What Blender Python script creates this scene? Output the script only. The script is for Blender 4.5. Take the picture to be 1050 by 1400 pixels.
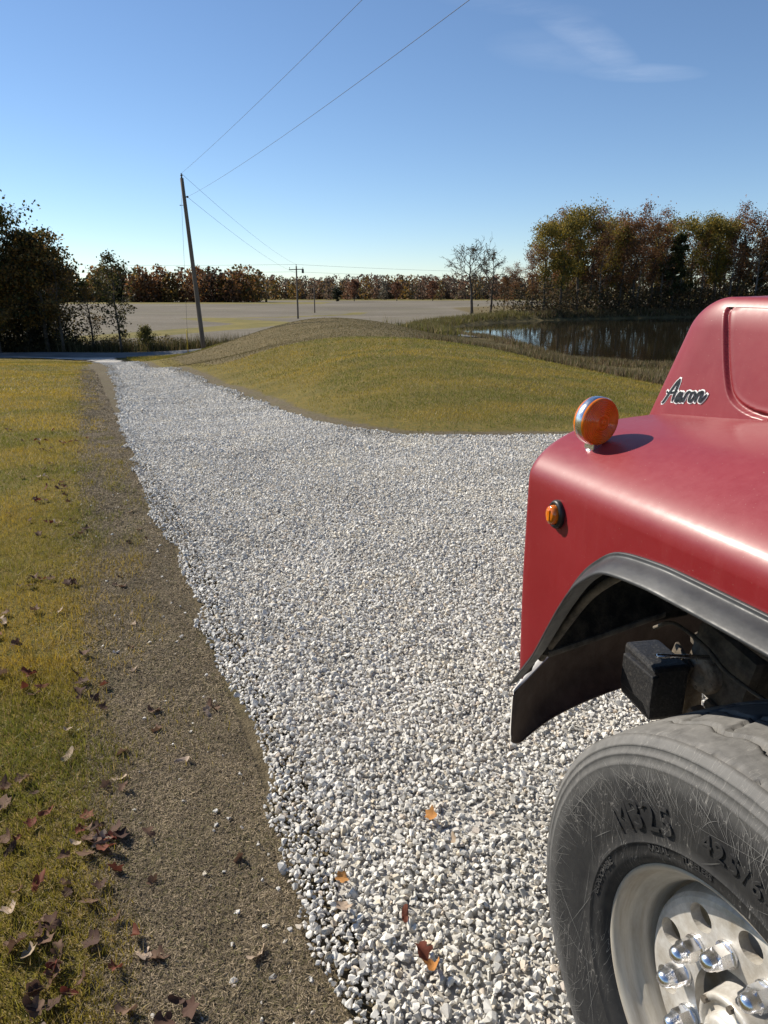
import bpy, bmesh, math
import numpy as np
from mathutils import Vector, Matrix

R = math.radians
for o in list(bpy.data.objects): bpy.data.objects.remove(o, do_unlink=True)
scene = bpy.context.scene
COL = scene.collection

# ------------------------------------------------------------------ camera
CAM_H = 1.83
cam_d = bpy.data.cameras.new('camera'); cam = bpy.data.objects.new('camera', cam_d); COL.objects.link(cam)
cam_d.sensor_fit = 'VERTICAL'; cam_d.sensor_height = 24.0; cam_d.lens = 24.0 * 970 / 1400
cam_d.clip_start = 0.05; cam_d.clip_end = 5000
cam.location = (0, 0, CAM_H); cam.rotation_euler = (math.pi / 2 - math.atan(305 / 970), 0, 0)
scene.camera = cam

# ------------------------------------------------------------------ sky, sun, exposure
SUN_AZ, SUN_EL = R(-60), R(37)          # azimuth from +Y, negative to the left
world = bpy.data.worlds.new('World'); scene.world = world; world.use_nodes = True
nt = world.node_tree; nt.nodes.clear()
N = nt.nodes.new
out = N('ShaderNodeOutputWorld'); bg = N('ShaderNodeBackground'); sky = N('ShaderNodeTexSky')
sky.sky_type = 'NISHITA'; sky.sun_disc = False
sky.sun_elevation = SUN_EL; sky.sun_rotation = SUN_AZ % (2 * math.pi)
sky.altitude = 150; sky.air_density = 0.85; sky.dust_density = 0.0; sky.ozone_density = 4.2
bg.inputs['Strength'].default_value = 0.092
# thin cirrus: wisps in the direction space of the sky
tc = N('ShaderNodeTexCoord'); sep = N('ShaderNodeSeparateXYZ'); nt.links.new(tc.outputs['Generated'], sep.inputs[0])
def wmath(op, a, b=None, clamp=False):
    n = N('ShaderNodeMath'); n.operation = op; n.use_clamp = clamp
    for i, v in enumerate((a, b)):
        if v is None: continue
        if hasattr(v, 'default_value') or hasattr(v, 'links'): nt.links.new(v, n.inputs[i])
        else: n.inputs[i].default_value = v
    return n.outputs[0]
zc = wmath('MAXIMUM', sep.outputs[2], 0.06)
px = wmath('DIVIDE', sep.outputs[0], zc); py = wmath('DIVIDE', sep.outputs[1], zc)
comb = N('ShaderNodeCombineXYZ'); nt.links.new(px, comb.inputs[0]); nt.links.new(py, comb.inputs[1])
mp = N('ShaderNodeMapping'); mp.inputs['Rotation'].default_value = (0, 0, R(-50)); mp.inputs['Scale'].default_value = (1.2, 2.2, 1)
nt.links.new(comb.outputs[0], mp.inputs[0])
nz = N('ShaderNodeTexNoise'); nz.inputs['Scale'].default_value = 1.0; nz.inputs['Detail'].default_value = 7; nz.inputs['Roughness'].default_value = .62; nz.inputs['Distortion'].default_value = .5
nt.links.new(mp.outputs[0], nz.inputs['Vector'])
# sheet position of one wisp (x/z, y/z on the cloud layer)
def blob(cx, cy, rx, ry, rot):
    c, s = math.cos(rot), math.sin(rot)
    dx = wmath('SUBTRACT', px, cx); dy = wmath('SUBTRACT', py, cy)
    a = wmath('DIVIDE', wmath('ADD', wmath('MULTIPLY', dx, c), wmath('MULTIPLY', dy, s)), rx)
    b = wmath('DIVIDE', wmath('SUBTRACT', wmath('MULTIPLY', dy, c), wmath('MULTIPLY', dx, s)), ry)
    d = wmath('ADD', wmath('MULTIPLY', a, a), wmath('MULTIPLY', b, b))
    return wmath('SUBTRACT', 1.0, d, True)
bl = wmath('MAXIMUM', blob(.88, 3.47, .62, .13, R(55)), blob(1.26, 3.93, .34, .17, R(8)))
bl = wmath('MAXIMUM', bl, wmath('MULTIPLY', blob(.78, 3.62, .42, .26, R(40)), .4))
bl = wmath('MAXIMUM', bl, wmath('MULTIPLY', blob(.52, 3.08, .35, .10, R(15)), .6))
cl = wmath('MULTIPLY', bl, wmath('MULTIPLY', wmath('SUBTRACT', nz.outputs[0], .30), 2.4, True), True)
cl = wmath('MULTIPLY', cl, .30)
mixc = N('ShaderNodeMix'); mixc.data_type = 'RGBA'
nt.links.new(cl, mixc.inputs[0]); nt.links.new(sky.outputs[0], mixc.inputs[6]); mixc.inputs[7].default_value = (6.2, 6.9, 8.2, 1)
nt.links.new(mixc.outputs[2], bg.inputs['Color']); nt.links.new(bg.outputs[0], out.inputs[0])

sun_d = bpy.data.lights.new('sun', 'SUN'); sun_d.energy = 5.0; sun_d.angle = R(0.53); sun_d.color = (1.0, .925, .80)
sun = bpy.data.objects.new('sun', sun_d); COL.objects.link(sun)
sdir = Vector((math.sin(SUN_AZ) * math.cos(SUN_EL), math.cos(SUN_AZ) * math.cos(SUN_EL), math.sin(SUN_EL)))
sun.rotation_euler = sdir.to_track_quat('Z', 'Y').to_euler(); sun.location = sdir * 60
vs = scene.view_settings; vs.view_transform = 'Standard'; vs.look = 'None'; vs.exposure = 0.5; vs.gamma = 1.0; vs.use_curve_mapping = False

# ------------------------------------------------------------------ helpers
def tag(o, label=None, cat=None, group=None, kind=None):
    if label: o['label'] = label
    if cat: o['category'] = cat
    if group: o['group'] = group
    if kind: o['kind'] = kind
    return o
def empty(name, loc=(0, 0, 0), rz=0, parent=None):
    o = bpy.data.objects.new(name, None); COL.objects.link(o); o.location = loc; o.rotation_euler = (0, 0, rz)
    o.empty_display_size = .1
    if parent: o.parent = parent
    return o
def link(name, me, mat=None, parent=None, loc=(0, 0, 0), rot=(0, 0, 0)):
    o = bpy.data.objects.new(name, me); COL.objects.link(o); o.location = loc; o.rotation_euler = rot
    if mat is not None:
        for m in (mat if isinstance(mat, (list, tuple)) else [mat]): me.materials.append(m)
    if parent: o.parent = parent
    return o
def np_mesh(name, V, F, col=None, smooth=False, mats=None):
    V = np.asarray(V, np.float32); F = np.asarray(F, np.int32); k = F.shape[1]
    me = bpy.data.meshes.new(name)
    me.vertices.add(len(V)); me.vertices.foreach_set('co', V.ravel())
    me.loops.add(F.size); me.loops.foreach_set('vertex_index', F.ravel())
    me.polygons.add(len(F)); me.polygons.foreach_set('loop_start', np.arange(0, F.size, k, dtype=np.int32))
    if mats is not None: me.polygons.foreach_set('material_index', np.asarray(mats, np.int32))
    me.update(calc_edges=True); me.validate()
    me.polygons.foreach_set('use_smooth', np.full(len(me.polygons), smooth))
    if col is not None:
        a = me.color_attributes.new('Col', 'FLOAT_COLOR', 'POINT')
        c = np.ones((len(V), 4), np.float32); c[:, :3] = col; a.data.foreach_set('color', c.ravel())
    return me
def fattr(me, name, vals):
    a = me.attributes.new(name, 'FLOAT', 'POINT'); a.data.foreach_set('value', np.asarray(vals, np.float32))
def grid_faces(nu, nv, closed_u=False):
    i = np.arange(nu if closed_u else nu - 1)[:, None]; j = np.arange(nv - 1)[None, :]
    i2 = (i + 1) % nu
    return np.stack([i * nv + j, i2 * nv + j, i2 * nv + j + 1, i * nv + j + 1], -1).reshape(-1, 4)
def bm_obj(name, bm, mat, parent=None, loc=(0, 0, 0), rot=(0, 0, 0), smooth=False):
    me = bpy.data.meshes.new(name); bm.to_mesh(me); bm.free()
    if smooth:
        me.polygons.foreach_set('use_smooth', [True] * len(me.polygons))
    return link(name, me, mat, parent, loc, rot)
def box(name, size, mat, parent=None, loc=(0, 0, 0), rot=(0, 0, 0), bev=.006, taper=None):
    bm = bmesh.new(); bmesh.ops.create_cube(bm, size=1)
    for v in bm.verts:
        v.co = Vector((v.co.x * size[0], v.co.y * size[1], v.co.z * size[2]))
        if taper and v.co.z > 0: v.co.x *= taper[0]; v.co.y *= taper[1]
    if bev: bmesh.ops.bevel(bm, geom=list(bm.edges), offset=bev, segments=2, affect='EDGES', profile=.6)
    return bm_obj(name, bm, mat, parent, loc, rot)
def lathe_mesh(name, prof, seg=48, axis='x', smooth=True, a0=0, a1=2 * math.pi):
    """profile of (along axis, radius)"""
    P = np.array(prof, float); closed = abs(a1 - a0 - 2 * math.pi) < 1e-6
    t = np.linspace(a0, a1, seg, endpoint=not closed)
    X = np.repeat(P[None, :, 0], len(t), 0); C = np.cos(t)[:, None] * P[None, :, 1]; S = np.sin(t)[:, None] * P[None, :, 1]
    if axis == 'x': V = np.stack([X, C, S], -1)
    elif axis == 'z': V = np.stack([C, S, X], -1)
    else: V = np.stack([S, X, C], -1)
    me = np_mesh(name, V.reshape(-1, 3), grid_faces(len(t), len(P), closed), smooth=smooth)
    bm = bmesh.new(); bm.from_mesh(me); bmesh.ops.remove_doubles(bm, verts=bm.verts, dist=1e-6)
    bmesh.ops.recalc_face_normals(bm, faces=bm.faces); bm.to_mesh(me); bm.free()
    return me
def tube_arrays(pts, rad, n=5):
    """tapered tube along a polyline -> verts, quads"""
    P = np.asarray(pts, float); rad = np.broadcast_to(np.asarray(rad, float), (len(P),))
    T = np.gradient(P, axis=0); T /= np.linalg.norm(T, axis=1, keepdims=True) + 1e-9
    ref = np.array([0, 0, 1.]) if abs(T[:, 2]).mean() < .8 else np.array([1., 0, 0])
    A = np.cross(T, ref); A /= np.linalg.norm(A, axis=1, keepdims=True) + 1e-9; B = np.cross(T, A)
    t = np.linspace(0, 2 * np.pi, n, endpoint=False)
    V = P[:, None] + rad[:, None, None] * (np.cos(t)[None, :, None] * A[:, None] + np.sin(t)[None, :, None] * B[:, None])
    k = len(P); i = np.arange(k - 1)[:, None]; j = np.arange(n)[None]; j2 = (j + 1) % n
    F = np.stack([i * n + j, i * n + j2, (i + 1) * n + j2, (i + 1) * n + j], -1).reshape(-1, 4)
    return V.reshape(-1, 3), F
def tube(name, pts, rad, mat, parent=None, n=8, smooth=True, caps=True):
    V, F = tube_arrays(pts, rad, n); me = np_mesh(name, V, F, smooth=smooth)
    if caps:
        bm = bmesh.new(); bm.from_mesh(me); bmesh.ops.holes_fill(bm, edges=[e for e in bm.edges if e.is_boundary], sides=0)
        bmesh.ops.recalc_face_normals(bm, faces=bm.faces); bm.to_mesh(me); bm.free()
    return link(name, me, mat, parent)
def smooth_curve(pts, per=6):
    P = np.array(pts, float); out_ = []
    Q = np.vstack([2 * P[0] - P[1], P, 2 * P[-1] - P[-2]])
    for i in range(len(P) - 1):
        p0, p1, p2, p3 = Q[i:i + 4]
        for t in np.arange(per) / per:
            out_.append(.5 * (2 * p1 + (p2 - p0) * t + (2 * p0 - 5 * p1 + 4 * p2 - p3) * t * t + (3 * p1 - p0 - 3 * p2 + p3) * t ** 3))
    out_.append(P[-1]); return np.array(out_)
def copy_tree(o, parent=None):
    c = o.copy(); COL.objects.link(c)
    if parent: c.parent = parent
    for ch in o.children: copy_tree(ch, c)
    return c
def sstep(a, b, x): t = np.clip((x - a) / (b - a), 0, 1); return t * t * (3 - 2 * t)
def hash2(i, j, s):
    h = (i.astype(np.int64) * 374761393 + j.astype(np.int64) * 668265263 + s * 974634777) & 0x7fffffff
    h = ((h ^ (h >> 13)) * 1274126177) & 0x7fffffff
    return ((h ^ (h >> 16)) & 0xffff) / 65535.
def noise2(x, y, sc, seed=0, octv=3):
    x = np.asarray(x, float) / sc; y = np.asarray(y, float) / sc; tot = 0; amp = 1; s = 0
    for k in range(octv):
        i = np.floor(x); j = np.floor(y); fx = x - i; fy = y - j; fx = fx * fx * (3 - 2 * fx); fy = fy * fy * (3 - 2 * fy)
        v = (hash2(i, j, seed + k) * (1 - fx) + hash2(i + 1, j, seed + k) * fx) * (1 - fy) + (hash2(i, j + 1, seed + k) * (1 - fx) + hash2(i + 1, j + 1, seed + k) * fx) * fy
        tot = tot + amp * v; s += amp; amp *= .5; x = x * 2.03 + 7.1; y = y * 2.03 + 3.7
    return tot / s
def poly_sd(x, y, poly):
    """signed distance, negative inside a closed polygon"""
    P = np.array(poly, float); Q = np.roll(P, -1, 0); d = np.full(np.shape(x), 1e9); inside = np.zeros(np.shape(x), bool)
    for (ax, ay), (bx, by) in zip(P, Q):
        vx, vy = bx - ax, by - ay; t = np.clip(((x - ax) * vx + (y - ay) * vy) / (vx * vx + vy * vy + 1e-12), 0, 1)
        d = np.minimum(d, np.hypot(x - ax - t * vx, y - ay - t * vy))
        c = ((ay > y) != (by > y)) & (x < (bx - ax) * (y - ay) / (by - ay + 1e-12) + ax); inside ^= c
    return np.where(inside, -d, d)
def line_d(x, y, line):
    P = np.array(line, float); d = np.full(np.shape(x), 1e9)
    for (ax, ay), (bx, by) in zip(P[:-1], P[1:]):
        vx, vy = bx - ax, by - ay; t = np.clip(((x - ax) * vx + (y - ay) * vy) / (vx * vx + vy * vy), 0, 1)
        d = np.minimum(d, np.hypot(x - ax - t * vx, y - ay - t * vy))
    return d

# ------------------------------------------------------------------ materials
class M:
    """small node helper around one Principled material"""
    def __init__(s, name, color=(.5, .5, .5), rough=.6, metal=0, spec=.5, **kw):
        s.m = bpy.data.materials.new(name); s.m.use_nodes = True; s.t = s.m.node_tree; s.b = s.t.nodes['Principled BSDF']
        s.b.inputs['Base Color'].default_value = (*color, 1); s.b.inputs['Roughness'].default_value = rough
        s.b.inputs['Metallic'].default_value = metal; s.b.inputs['Specular IOR Level'].default_value = spec
        for k, v in kw.items(): s.b.inputs[k.replace('_', ' ')].default_value = v
    def n(s, typ, **kw):
        n = s.t.nodes.new(typ)
        for k, v in kw.items():
            if hasattr(n, k) and k not in n.inputs: setattr(n, k, v)
            else: n.inputs[k].default_value = v
        return n
    def l(s, a, b): s.t.links.new(a, b); return s
    def coord(s, kind='Object'):
        if kind == 'World': return s.n('ShaderNodeNewGeometry').outputs['Position']
        return s.n('ShaderNodeTexCoord').outputs[kind]
    def noise(s, scale, detail=4, rough=.55, vec=None, dist=0, kind='Object'):
        n = s.n('ShaderNodeTexNoise'); n.inputs['Scale'].default_value = scale; n.inputs['Detail'].default_value = detail
        n.inputs['Roughness'].default_value = rough; n.inputs['Distortion'].default_value = dist
        s.l(vec if vec is not None else s.coord(kind), n.inputs['Vector']); return n.outputs[0]
    def mapped(s, scale, kind='Object', rot=(0, 0, 0)):
        m = s.n('ShaderNodeMapping'); m.inputs['Scale'].default_value = scale; m.inputs['Rotation'].default_value = rot
        s.l(s.coord(kind), m.inputs[0]); return m.outputs[0]
    def ramp(s, fac, stops):
        r = s.n('ShaderNodeValToRGB'); e = r.color_ramp.elements
        while len(e) > 1: e.remove(e[-1])
        for i, (p, c) in enumerate(stops):
            c = (c, c, c, 1) if not isinstance(c, tuple) else (*c, 1)
            if i == 0: e[0].position = p; e[0].color = c
            else: k = e.new(p); k.color = c
        s.l(fac, r.inputs[0]); return r.outputs[0]
    def mix(s, fac, a, b, blend='MIX'):
        m = s.n('ShaderNodeMix'); m.data_type = 'RGBA'; m.blend_type = blend
        for v, i in ((fac, 0), (a, 6), (b, 7)):
            if isinstance(v, (int, float)): m.inputs[i].default_value = v
            elif isinstance(v, tuple): m.inputs[i].default_value = (*v, 1)
            else: s.l(v, m.inputs[i])
        return m.outputs[2]
    def math(s, op, a, b=0, clamp=False):
        m = s.n('ShaderNodeMath'); m.operation = op; m.use_clamp = clamp
        for i, v in enumerate((a, b)):
            if isinstance(v, (int, float)): m.inputs[i].default_value = v
            else: s.l(v, m.inputs[i])
        return m.outputs[0]
    def attr(s, name, typ='GEOMETRY'):
        a = s.n('ShaderNodeAttribute'); a.attribute_name = name; a.attribute_type = typ; return a
    def color(s, sock): s.l(sock, s.b.inputs['Base Color']); return s
    def rough(s, sock): s.l(sock, s.b.inputs['Roughness']); return s
    def bump(s, h, strength=.3, dist=.01, base=None):
        b = s.n('ShaderNodeBump'); b.inputs['Strength'].default_value = strength; b.inputs['Distance'].default_value = dist
        s.l(h, b.inputs['Height'])
        if base is not None: s.l(base, b.inputs['Normal'])
        s.l(b.outputs[0], s.b.inputs['Normal']); return b.outputs[0]
    def translucent(s, sock, fac=.35):
        tr = s.n('ShaderNodeBsdfTranslucent'); s.l(sock, tr.inputs[0]); mx = s.n('ShaderNodeMixShader'); mx.inputs[0].default_value = fac
        o = s.t.nodes['Material Output']; s.l(s.b.outputs[0], mx.inputs[1]); s.l(tr.outputs[0], mx.inputs[2]); s.l(mx.outputs[0], o.inputs[0]); return s

# stone
k = M('limestone', rough=.85, spec=.3)
oi = k.n('ShaderNodeObjectInfo').outputs['Random']
base = k.ramp(oi, [(0, (.40, .38, .34)), (.25, (.53, .505, .455)), (.55, (.63, .603, .545)), (.85, (.71, .68, .615)), (.93, (.52, .46, .36)), (.97, (.60, .50, .40)), (1, (.37, .365, .355))])
nn = k.noise(55, 5, .65)
wpos = k.coord('World'); tr_ = k.noise(.9, 4, .6, wpos); base = k.mix(.75, base, k.ramp(tr_, [(.34, (.80, .79, .77)), (.5, (1., 1., 1.)), (.66, (1.08, 1.05, .98))]), 'MULTIPLY'); base = k.mix(k.math('MULTIPLY', k.ramp(k.noise(.55, 3, .5, wpos), [(.56, 0.), (.7, 1.)]), .35), base, (.60, .55, .46))
k.color(k.mix(.35, base, k.ramp(nn, [(.3, .3), (.7, .9)]), 'OVERLAY')); k.bump(k.noise(120, 4), .35, .003)
STONE = k.m
k = M('gravel_bed', rough=.9, spec=.2)
w = k.coord('World'); v1 = k.n('ShaderNodeTexVoronoi'); v1.inputs['Scale'].default_value = 30; k.l(w, v1.inputs['Vector'])
cellv = k.n('ShaderNodeSeparateColor'); k.l(v1.outputs['Color'], cellv.inputs[0])
c = k.ramp(cellv.outputs[0], [(0, (.32, .303, .27)), (.4, (.47, .445, .40)), (1, (.60, .57, .51))])
c = k.mix(k.math('MULTIPLY', k.ramp(k.noise(1.1, 4, .6, w), [(.42, 0.), (.62, 1.)]), .28), c, (.36, .32, .26))
e = k.ramp(v1.outputs['Distance'], [(0, 1.), (.5, .85), (.9, .4)])  # cell edges darkened to paint in the shade between stones
k.color(k.mix(.8, c, e, 'MULTIPLY')); k.bump(v1.outputs['Distance'], -.9, .02); BED = k.m

# ground sheet: zones come from real positions on the land
k = M('ground_soil', rough=.95, spec=.15)
w = k.coord('World')
n1 = k.noise(1.3, 5, .6, w); n2 = k.noise(14, 4, .6, w); n3 = k.noise(90, 3, .6, w)
lawn = k.mix(k.ramp(n1, [(.36, 0.), (.64, 1.)]), (.17, .125, .03), (.27, .19, .044))
lawn = k.mix(k.ramp(n2, [(.35, 0.), (.7, 1.)]), lawn, (.12, .115, .03))
lawn = k.mix(.6, lawn, k.ramp(n3, [(.3, .35), (.7, 1.)]), 'MULTIPLY')
dirt = k.mix(k.ramp(n2, [(.32, 0.), (.68, 1.)]), (.105, .083, .05), (.19, .153, .095))
dirt = k.mix(k.math('MULTIPLY', k.ramp(k.noise(1.9, 5, .65, w), [(.5, 0.), (.66, 1.)]), .6), dirt, (.135, .122, .055))
dirt = k.mix(.55, dirt, k.ramp(n3, [(.3, .45), (.72, 1.)]), 'MULTIPLY')
brown = k.mix(k.ramp(n1, [(.35, 0.), (.66, 1.)]), (.105, .08, .036), (.165, .12, .058))
brown = k.mix(k.ramp(n2, [(.4, 0.), (.75, .8)]), brown, (.10, .09, .035))
nf = k.noise(.03, 4, .6, w); nr = k.noise(1.0, 3, .7, k.mapped((.05, .55, 1), 'Object', (0, 0, R(6))))
field = k.mix(k.ramp(nf, [(.35, 0.), (.66, 1.)]), (.17, .146, .108), (.25, .215, .163))
field = k.mix(.6, field, k.ramp(nr, [(.3, .45), (.7, 1.)]), 'MULTIPLY')
field = k.mix(.55, field, k.ramp(k.noise(2.2, 5, .75, w), [(.33, .4), (.66, 1.15)]), 'MULTIPLY')
field = k.mix(k.math('MULTIPLY', k.ramp(k.noise(.045, 5, .6, w), [(.5, 0.), (.7, 1.)]), .3), field, (.16, .15, .075))
green = k.mix(k.ramp(k.noise(.25, 4, .6, w), [(.35, 0.), (.65, 1.)]), (.13, .115, .035), (.20, .16, .05))
bank = k.mix(k.ramp(n1, [(.35, 0.), (.65, 1.)]), (.07, .06, .025), (.13, .10, .045))
col = lawn
for zone, cc in (('w_brown', brown), ('w_bank', bank), ('w_field', field), ('w_green', green)):
    f = k.math('ADD', k.attr(zone).outputs['Fac'], k.math('MULTIPLY', k.math('SUBTRACT', n2, .5), .5))
    col = k.mix(k.ramp(f, [(.38, 0.), (.62, 1.)]), col, cc)
sd = k.math('ADD', k.attr('sd_strip').outputs['Fac'], k.math('MULTIPLY', k.math('SUBTRACT', k.noise(2.6, 5, .65, w), .5), .42))
col = k.mix(k.ramp(k.math('ADD', k.math('MULTIPLY', sd, 1.6), .5), [(.40, 1.), (.62, 0.)]), col, dirt)
k.color(col); k.bump(k.math('ADD', n2, n3), .7, .02); SOIL = k.m

def colmat(name, rough=.7, trans=.35, spec=.25):
    k = M(name, rough=rough, spec=spec); a = k.attr('Col').outputs['Color']; k.color(a)
    if trans: k.translucent(a, trans)
    return k.m
GRASS = colmat('grass_blade', .55, .42); STRAW = colmat('dead_straw', .8, .1); FOLIAGE = colmat('foliage', .6, .45)
k = M('bark', rough=.9, spec=.2); k.color(k.mix(k.ramp(k.noise(6, 5, .7), [(.3, 0.), (.7, 1.)]), (.045, .036, .028), (.14, .115, .09))); k.bump(k.noise(20, 4), .6, .03); BARK = k.m
k = M('grey_bark', rough=.9, spec=.2); k.color(k.mix(k.ramp(k.noise(6, 5, .7), [(.3, 0.), (.7, 1.)]), (.10, .088, .074), (.25, .225, .19))); GBARK = k.m
k = M('pole_wood', rough=.85, spec=.2); g = k.noise(1, 6, .7, k.mapped((22, 22, .8))); k.color(k.ramp(g, [(.3, (.07, .056, .042)), (.5, (.15, .122, .095)), (.72, (.24, .20, .16))])); k.bump(g, .5, .01); POLEWOOD = k.m
WIRE = M('wire_metal', (.05, .05, .055), .5, .6).m
PORCELAIN = M('insulator', (.06, .05, .045), .3).m
YELLOW = M('guard_yellow', (.62, .42, .03), .5).m
k = M('asphalt', rough=.85, spec=.25); k.color(k.mix(k.ramp(k.noise(.8, 4, .6, k.coord('World')), [(.35, 0.), (.65, 1.)]), (.10, .10, .10), (.16, .158, .152))); k.bump(k.noise(60, 3), .3, .01); ASPHALT = k.m
k = M('pond_water', (.018, .015, .009), .03, spec=.5, IOR=1.33)
wv = k.noise(1, 3, .55, k.mapped((.55, 1.1, 1), 'Object')); wv2 = k.noise(4.0, 2, .5); bb = k.bump(wv, .018, .25); k.bump(wv2, .03, .05, bb); WATER = k.m

# truck
def red_paint(name, dull):
    k = M(name, rough=.38, spec=.42)
    d1 = k.noise(3.2, 5, .62); d2 = k.noise(46, 5, .7); d3 = k.noise(240, 2, .5)
    streak = k.noise(1, 4, .6, k.mapped((26, 26, 1.6)))
    c = k.mix(k.ramp(d1, [(.33, 0.), (.68, 1.)]), (.185, .005, .009), (.215, .008, .012))
    # chalked, oxidised paint: strongest on the faces that look up
    g = k.n('ShaderNodeNewGeometry'); s = k.n('ShaderNodeSeparateXYZ'); k.l(g.outputs['Normal'], s.inputs[0])
    chalk = k.math('MULTIPLY', k.ramp(s.outputs[2], [(0.02, .02), (.35, .12), (.8, .34)]), k.ramp(d2, [(.2, .55), (.8, 1.)]))
    c = k.mix(k.math('MULTIPLY', chalk, dull), c, (.36, .10, .115))
    c = k.mix(k.math('MULTIPLY', k.ramp(streak, [(.55, 0.), (.8, 1.)]), .10), c, (.42, .13, .12))
    c = k.mix(k.math('MULTIPLY', k.ramp(d3, [(.70, 0.), (.78, 1.)]), .5), c, (.42, .25, .2))
    k.color(c)
    k.rough(k.ramp(k.mix(.5, d1, d2), [(.3, .38), (.7, .54)])); k.bump(d2, .02, .003)
    k.b.inputs['Coat Weight'].default_value = .15; k.b.inputs['Coat Roughness'].default_value = .22
    return k.m
RED = red_paint('faded_red_paint', 1.0)
k = M('underbody_black', (.02, .018, .016), .85, spec=.25)
k.color(k.mix(k.ramp(k.noise(18, 6, .7), [(.42, 0.), (.72, 1.)]), (.014, .013, .012), (.085, .068, .05))); k.bump(k.noise(60, 5, .7), .6, .006); UNDER = k.m
k = M('dusty_steel', (.1, .09, .075), .8, spec=.3)
k.color(k.mix(k.ramp(k.noise(14, 6, .7), [(.35, 0.), (.65, 1.)]), (.05, .043, .035), (.20, .165, .125))); k.bump(k.noise(80, 4), .5, .004); DUSTY = k.m
k = M('mud_caked_lit', (.3, .24, .18), .9); k.color(k.mix(k.ramp(k.noise(22, 6, .7), [(.35, 0.), (.65, 1.)]), (.16, .12, .085), (.42, .34, .25))); k.bump(k.noise(50, 5), .8, .008); MUD_LIT = k.m  # caked mud, lightened to paint in light missing inside the wheel opening
k = M('flare_rubber', (.03, .03, .032), .42, spec=.5)
fn = k.noise(9, 6, .7); k.color(k.mix(k.ramp(fn, [(.35, 0.), (.75, 1.)]), (.018, .019, .021), (.055, .056, .058))); k.rough(k.ramp(k.noise(30, 5, .7), [(.3, .40), (.7, .6)])); k.bump(k.noise(70, 4), .1, .003); FLARE = k.m
k = M('tyre_rubber', (.03, .03, .03), .75, spec=.35)
s = k.n('ShaderNodeSeparateXYZ'); k.l(k.coord('Object'), s.inputs[0])
rad = k.math('SQRT', k.math('ADD', k.math('MULTIPLY', s.outputs[1], s.outputs[1]), k.math('MULTIPLY', s.outputs[2], s.outputs[2])))
ang = k.math('ARCTAN2', s.outputs[2], s.outputs[1])
cb = k.n('ShaderNodeCombineXYZ'); k.l(k.math('MULTIPLY', ang, 70), cb.inputs[0]); k.l(k.math('ADD', k.math('MULTIPLY', rad, 9), k.math('MULTIPLY', ang, 6)), cb.inputs[1])
hair = k.noise(1.0, 5, .75, cb.outputs[0], .6)
zone = k.ramp(rad, [(.0, 0.), (.40, 0.), (.485, .85), (.53, .8), (.56, 1.)])
dust = k.math('MULTIPLY', k.ramp(hair, [(.58, 0.), (.76, .7)]), zone, True)
dust = k.math('MAXIMUM', dust, k.ramp(rad, [(.46, 0.), (.50, .45), (.56, .8)]))
fine = k.noise(30, 6, .7)
dust = k.math('MULTIPLY', dust, k.ramp(fine, [(.25, .45), (.7, 1.)]), True)
cc = k.mix(k.ramp(k.noise(10, 5, .7), [(.35, 0.), (.7, 1.)]), (.012, .012, .013), (.032, .031, .030))
def scratch(rot, sc, th):
    m_ = k.mapped((1, sc, 1.2), 'Object', (rot, 0, 0)); n_ = k.noise(6, 2, .4, m_, .2)
    d_ = k.math('ABSOLUTE', k.math('SUBTRACT', n_, .5)); return k.ramp(d_, [(0, 1.), (th, 0.)])
sc = k.math('MULTIPLY', k.math('MAXIMUM', scratch(.5, 9, .003), k.math('MAXIMUM', scratch(-.9, 9, .003), scratch(1.9, 10, .003))), k.ramp(k.noise(7, 3), [(.44, 0.), (.56, .9)]))
cc = k.mix(dust, cc, (.25, .242, .23)); cc = k.mix(k.math('MULTIPLY', sc, .8), cc, (.28, .265, .245))
k.color(cc); k.rough(k.ramp(fine, [(.3, .6), (.7, .85)])); k.bump(k.math('ADD', fine, k.math('MULTIPLY', hair, .4)), .25, .003); TYRE = k.m
k = M('cast_aluminium', (.6, .58, .55), .38, .35)
an = k.noise(16, 7, .75); k.color(k.mix(k.ramp(an, [(.35, 0.), (.68, 1.)]), (.68, .66, .62), (.38, .335, .27)))
k.rough(k.ramp(k.noise(40, 5, .7), [(.3, .28), (.7, .55)])); k.bump(k.noise(110, 4, .6), .12, .002); ALU = k.m
k = M('rim_dusty', (.45, .4, .33), .55, .3); k.color(k.mix(k.ramp(k.noise(1, 6, .7, k.mapped((60, 5, 5))), [(.35, 0.), (.68, 1.)]), (.50, .46, .39), (.33, .285, .225))); k.rough(k.ramp(k.noise(30, 5), [(.3, .42), (.7, .7)])); RIMD = k.m
k = M('chrome', (.70, .69, .68), .09, 1.0); k.rough(k.ramp(k.noise(25, 5, .7), [(.35, .17), (.75, .40)])); k.color(k.mix(k.ramp(k.noise(60, 4, .7), [(.55, 0.), (.75, .7)]), (.80, .80, .82), (.45, .40, .33))); CHROME = k.m
k = M('bumper_skin', (.74, .71, .65), .3, .12); k.rough(k.ramp(k.noise(12, 5), [(.3, .12), (.7, .4)])); BUMP = k.m
k = M('bumper_back', (.12, .09, .075), .9, spec=.2); k.color(k.mix(k.ramp(k.noise(9, 6, .7), [(.35, 0.), (.65, 1.)]), (.075, .055, .047), (.145, .11, .09))); k.bump(k.noise(120, 4), .3, .003); BUMPB = k.m
k = M('amber_lens', (.75, .16, .005), .12, spec=.6, Transmission_Weight=.25); k.b.inputs['Coat Weight'].default_value = .6
k.color(k.mix(k.ramp(k.noise(40, 3), [(.3, 0.), (.7, 1.)]), (.72, .14, .004), (.9, .26, .01))); AMBER = k.m
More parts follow.
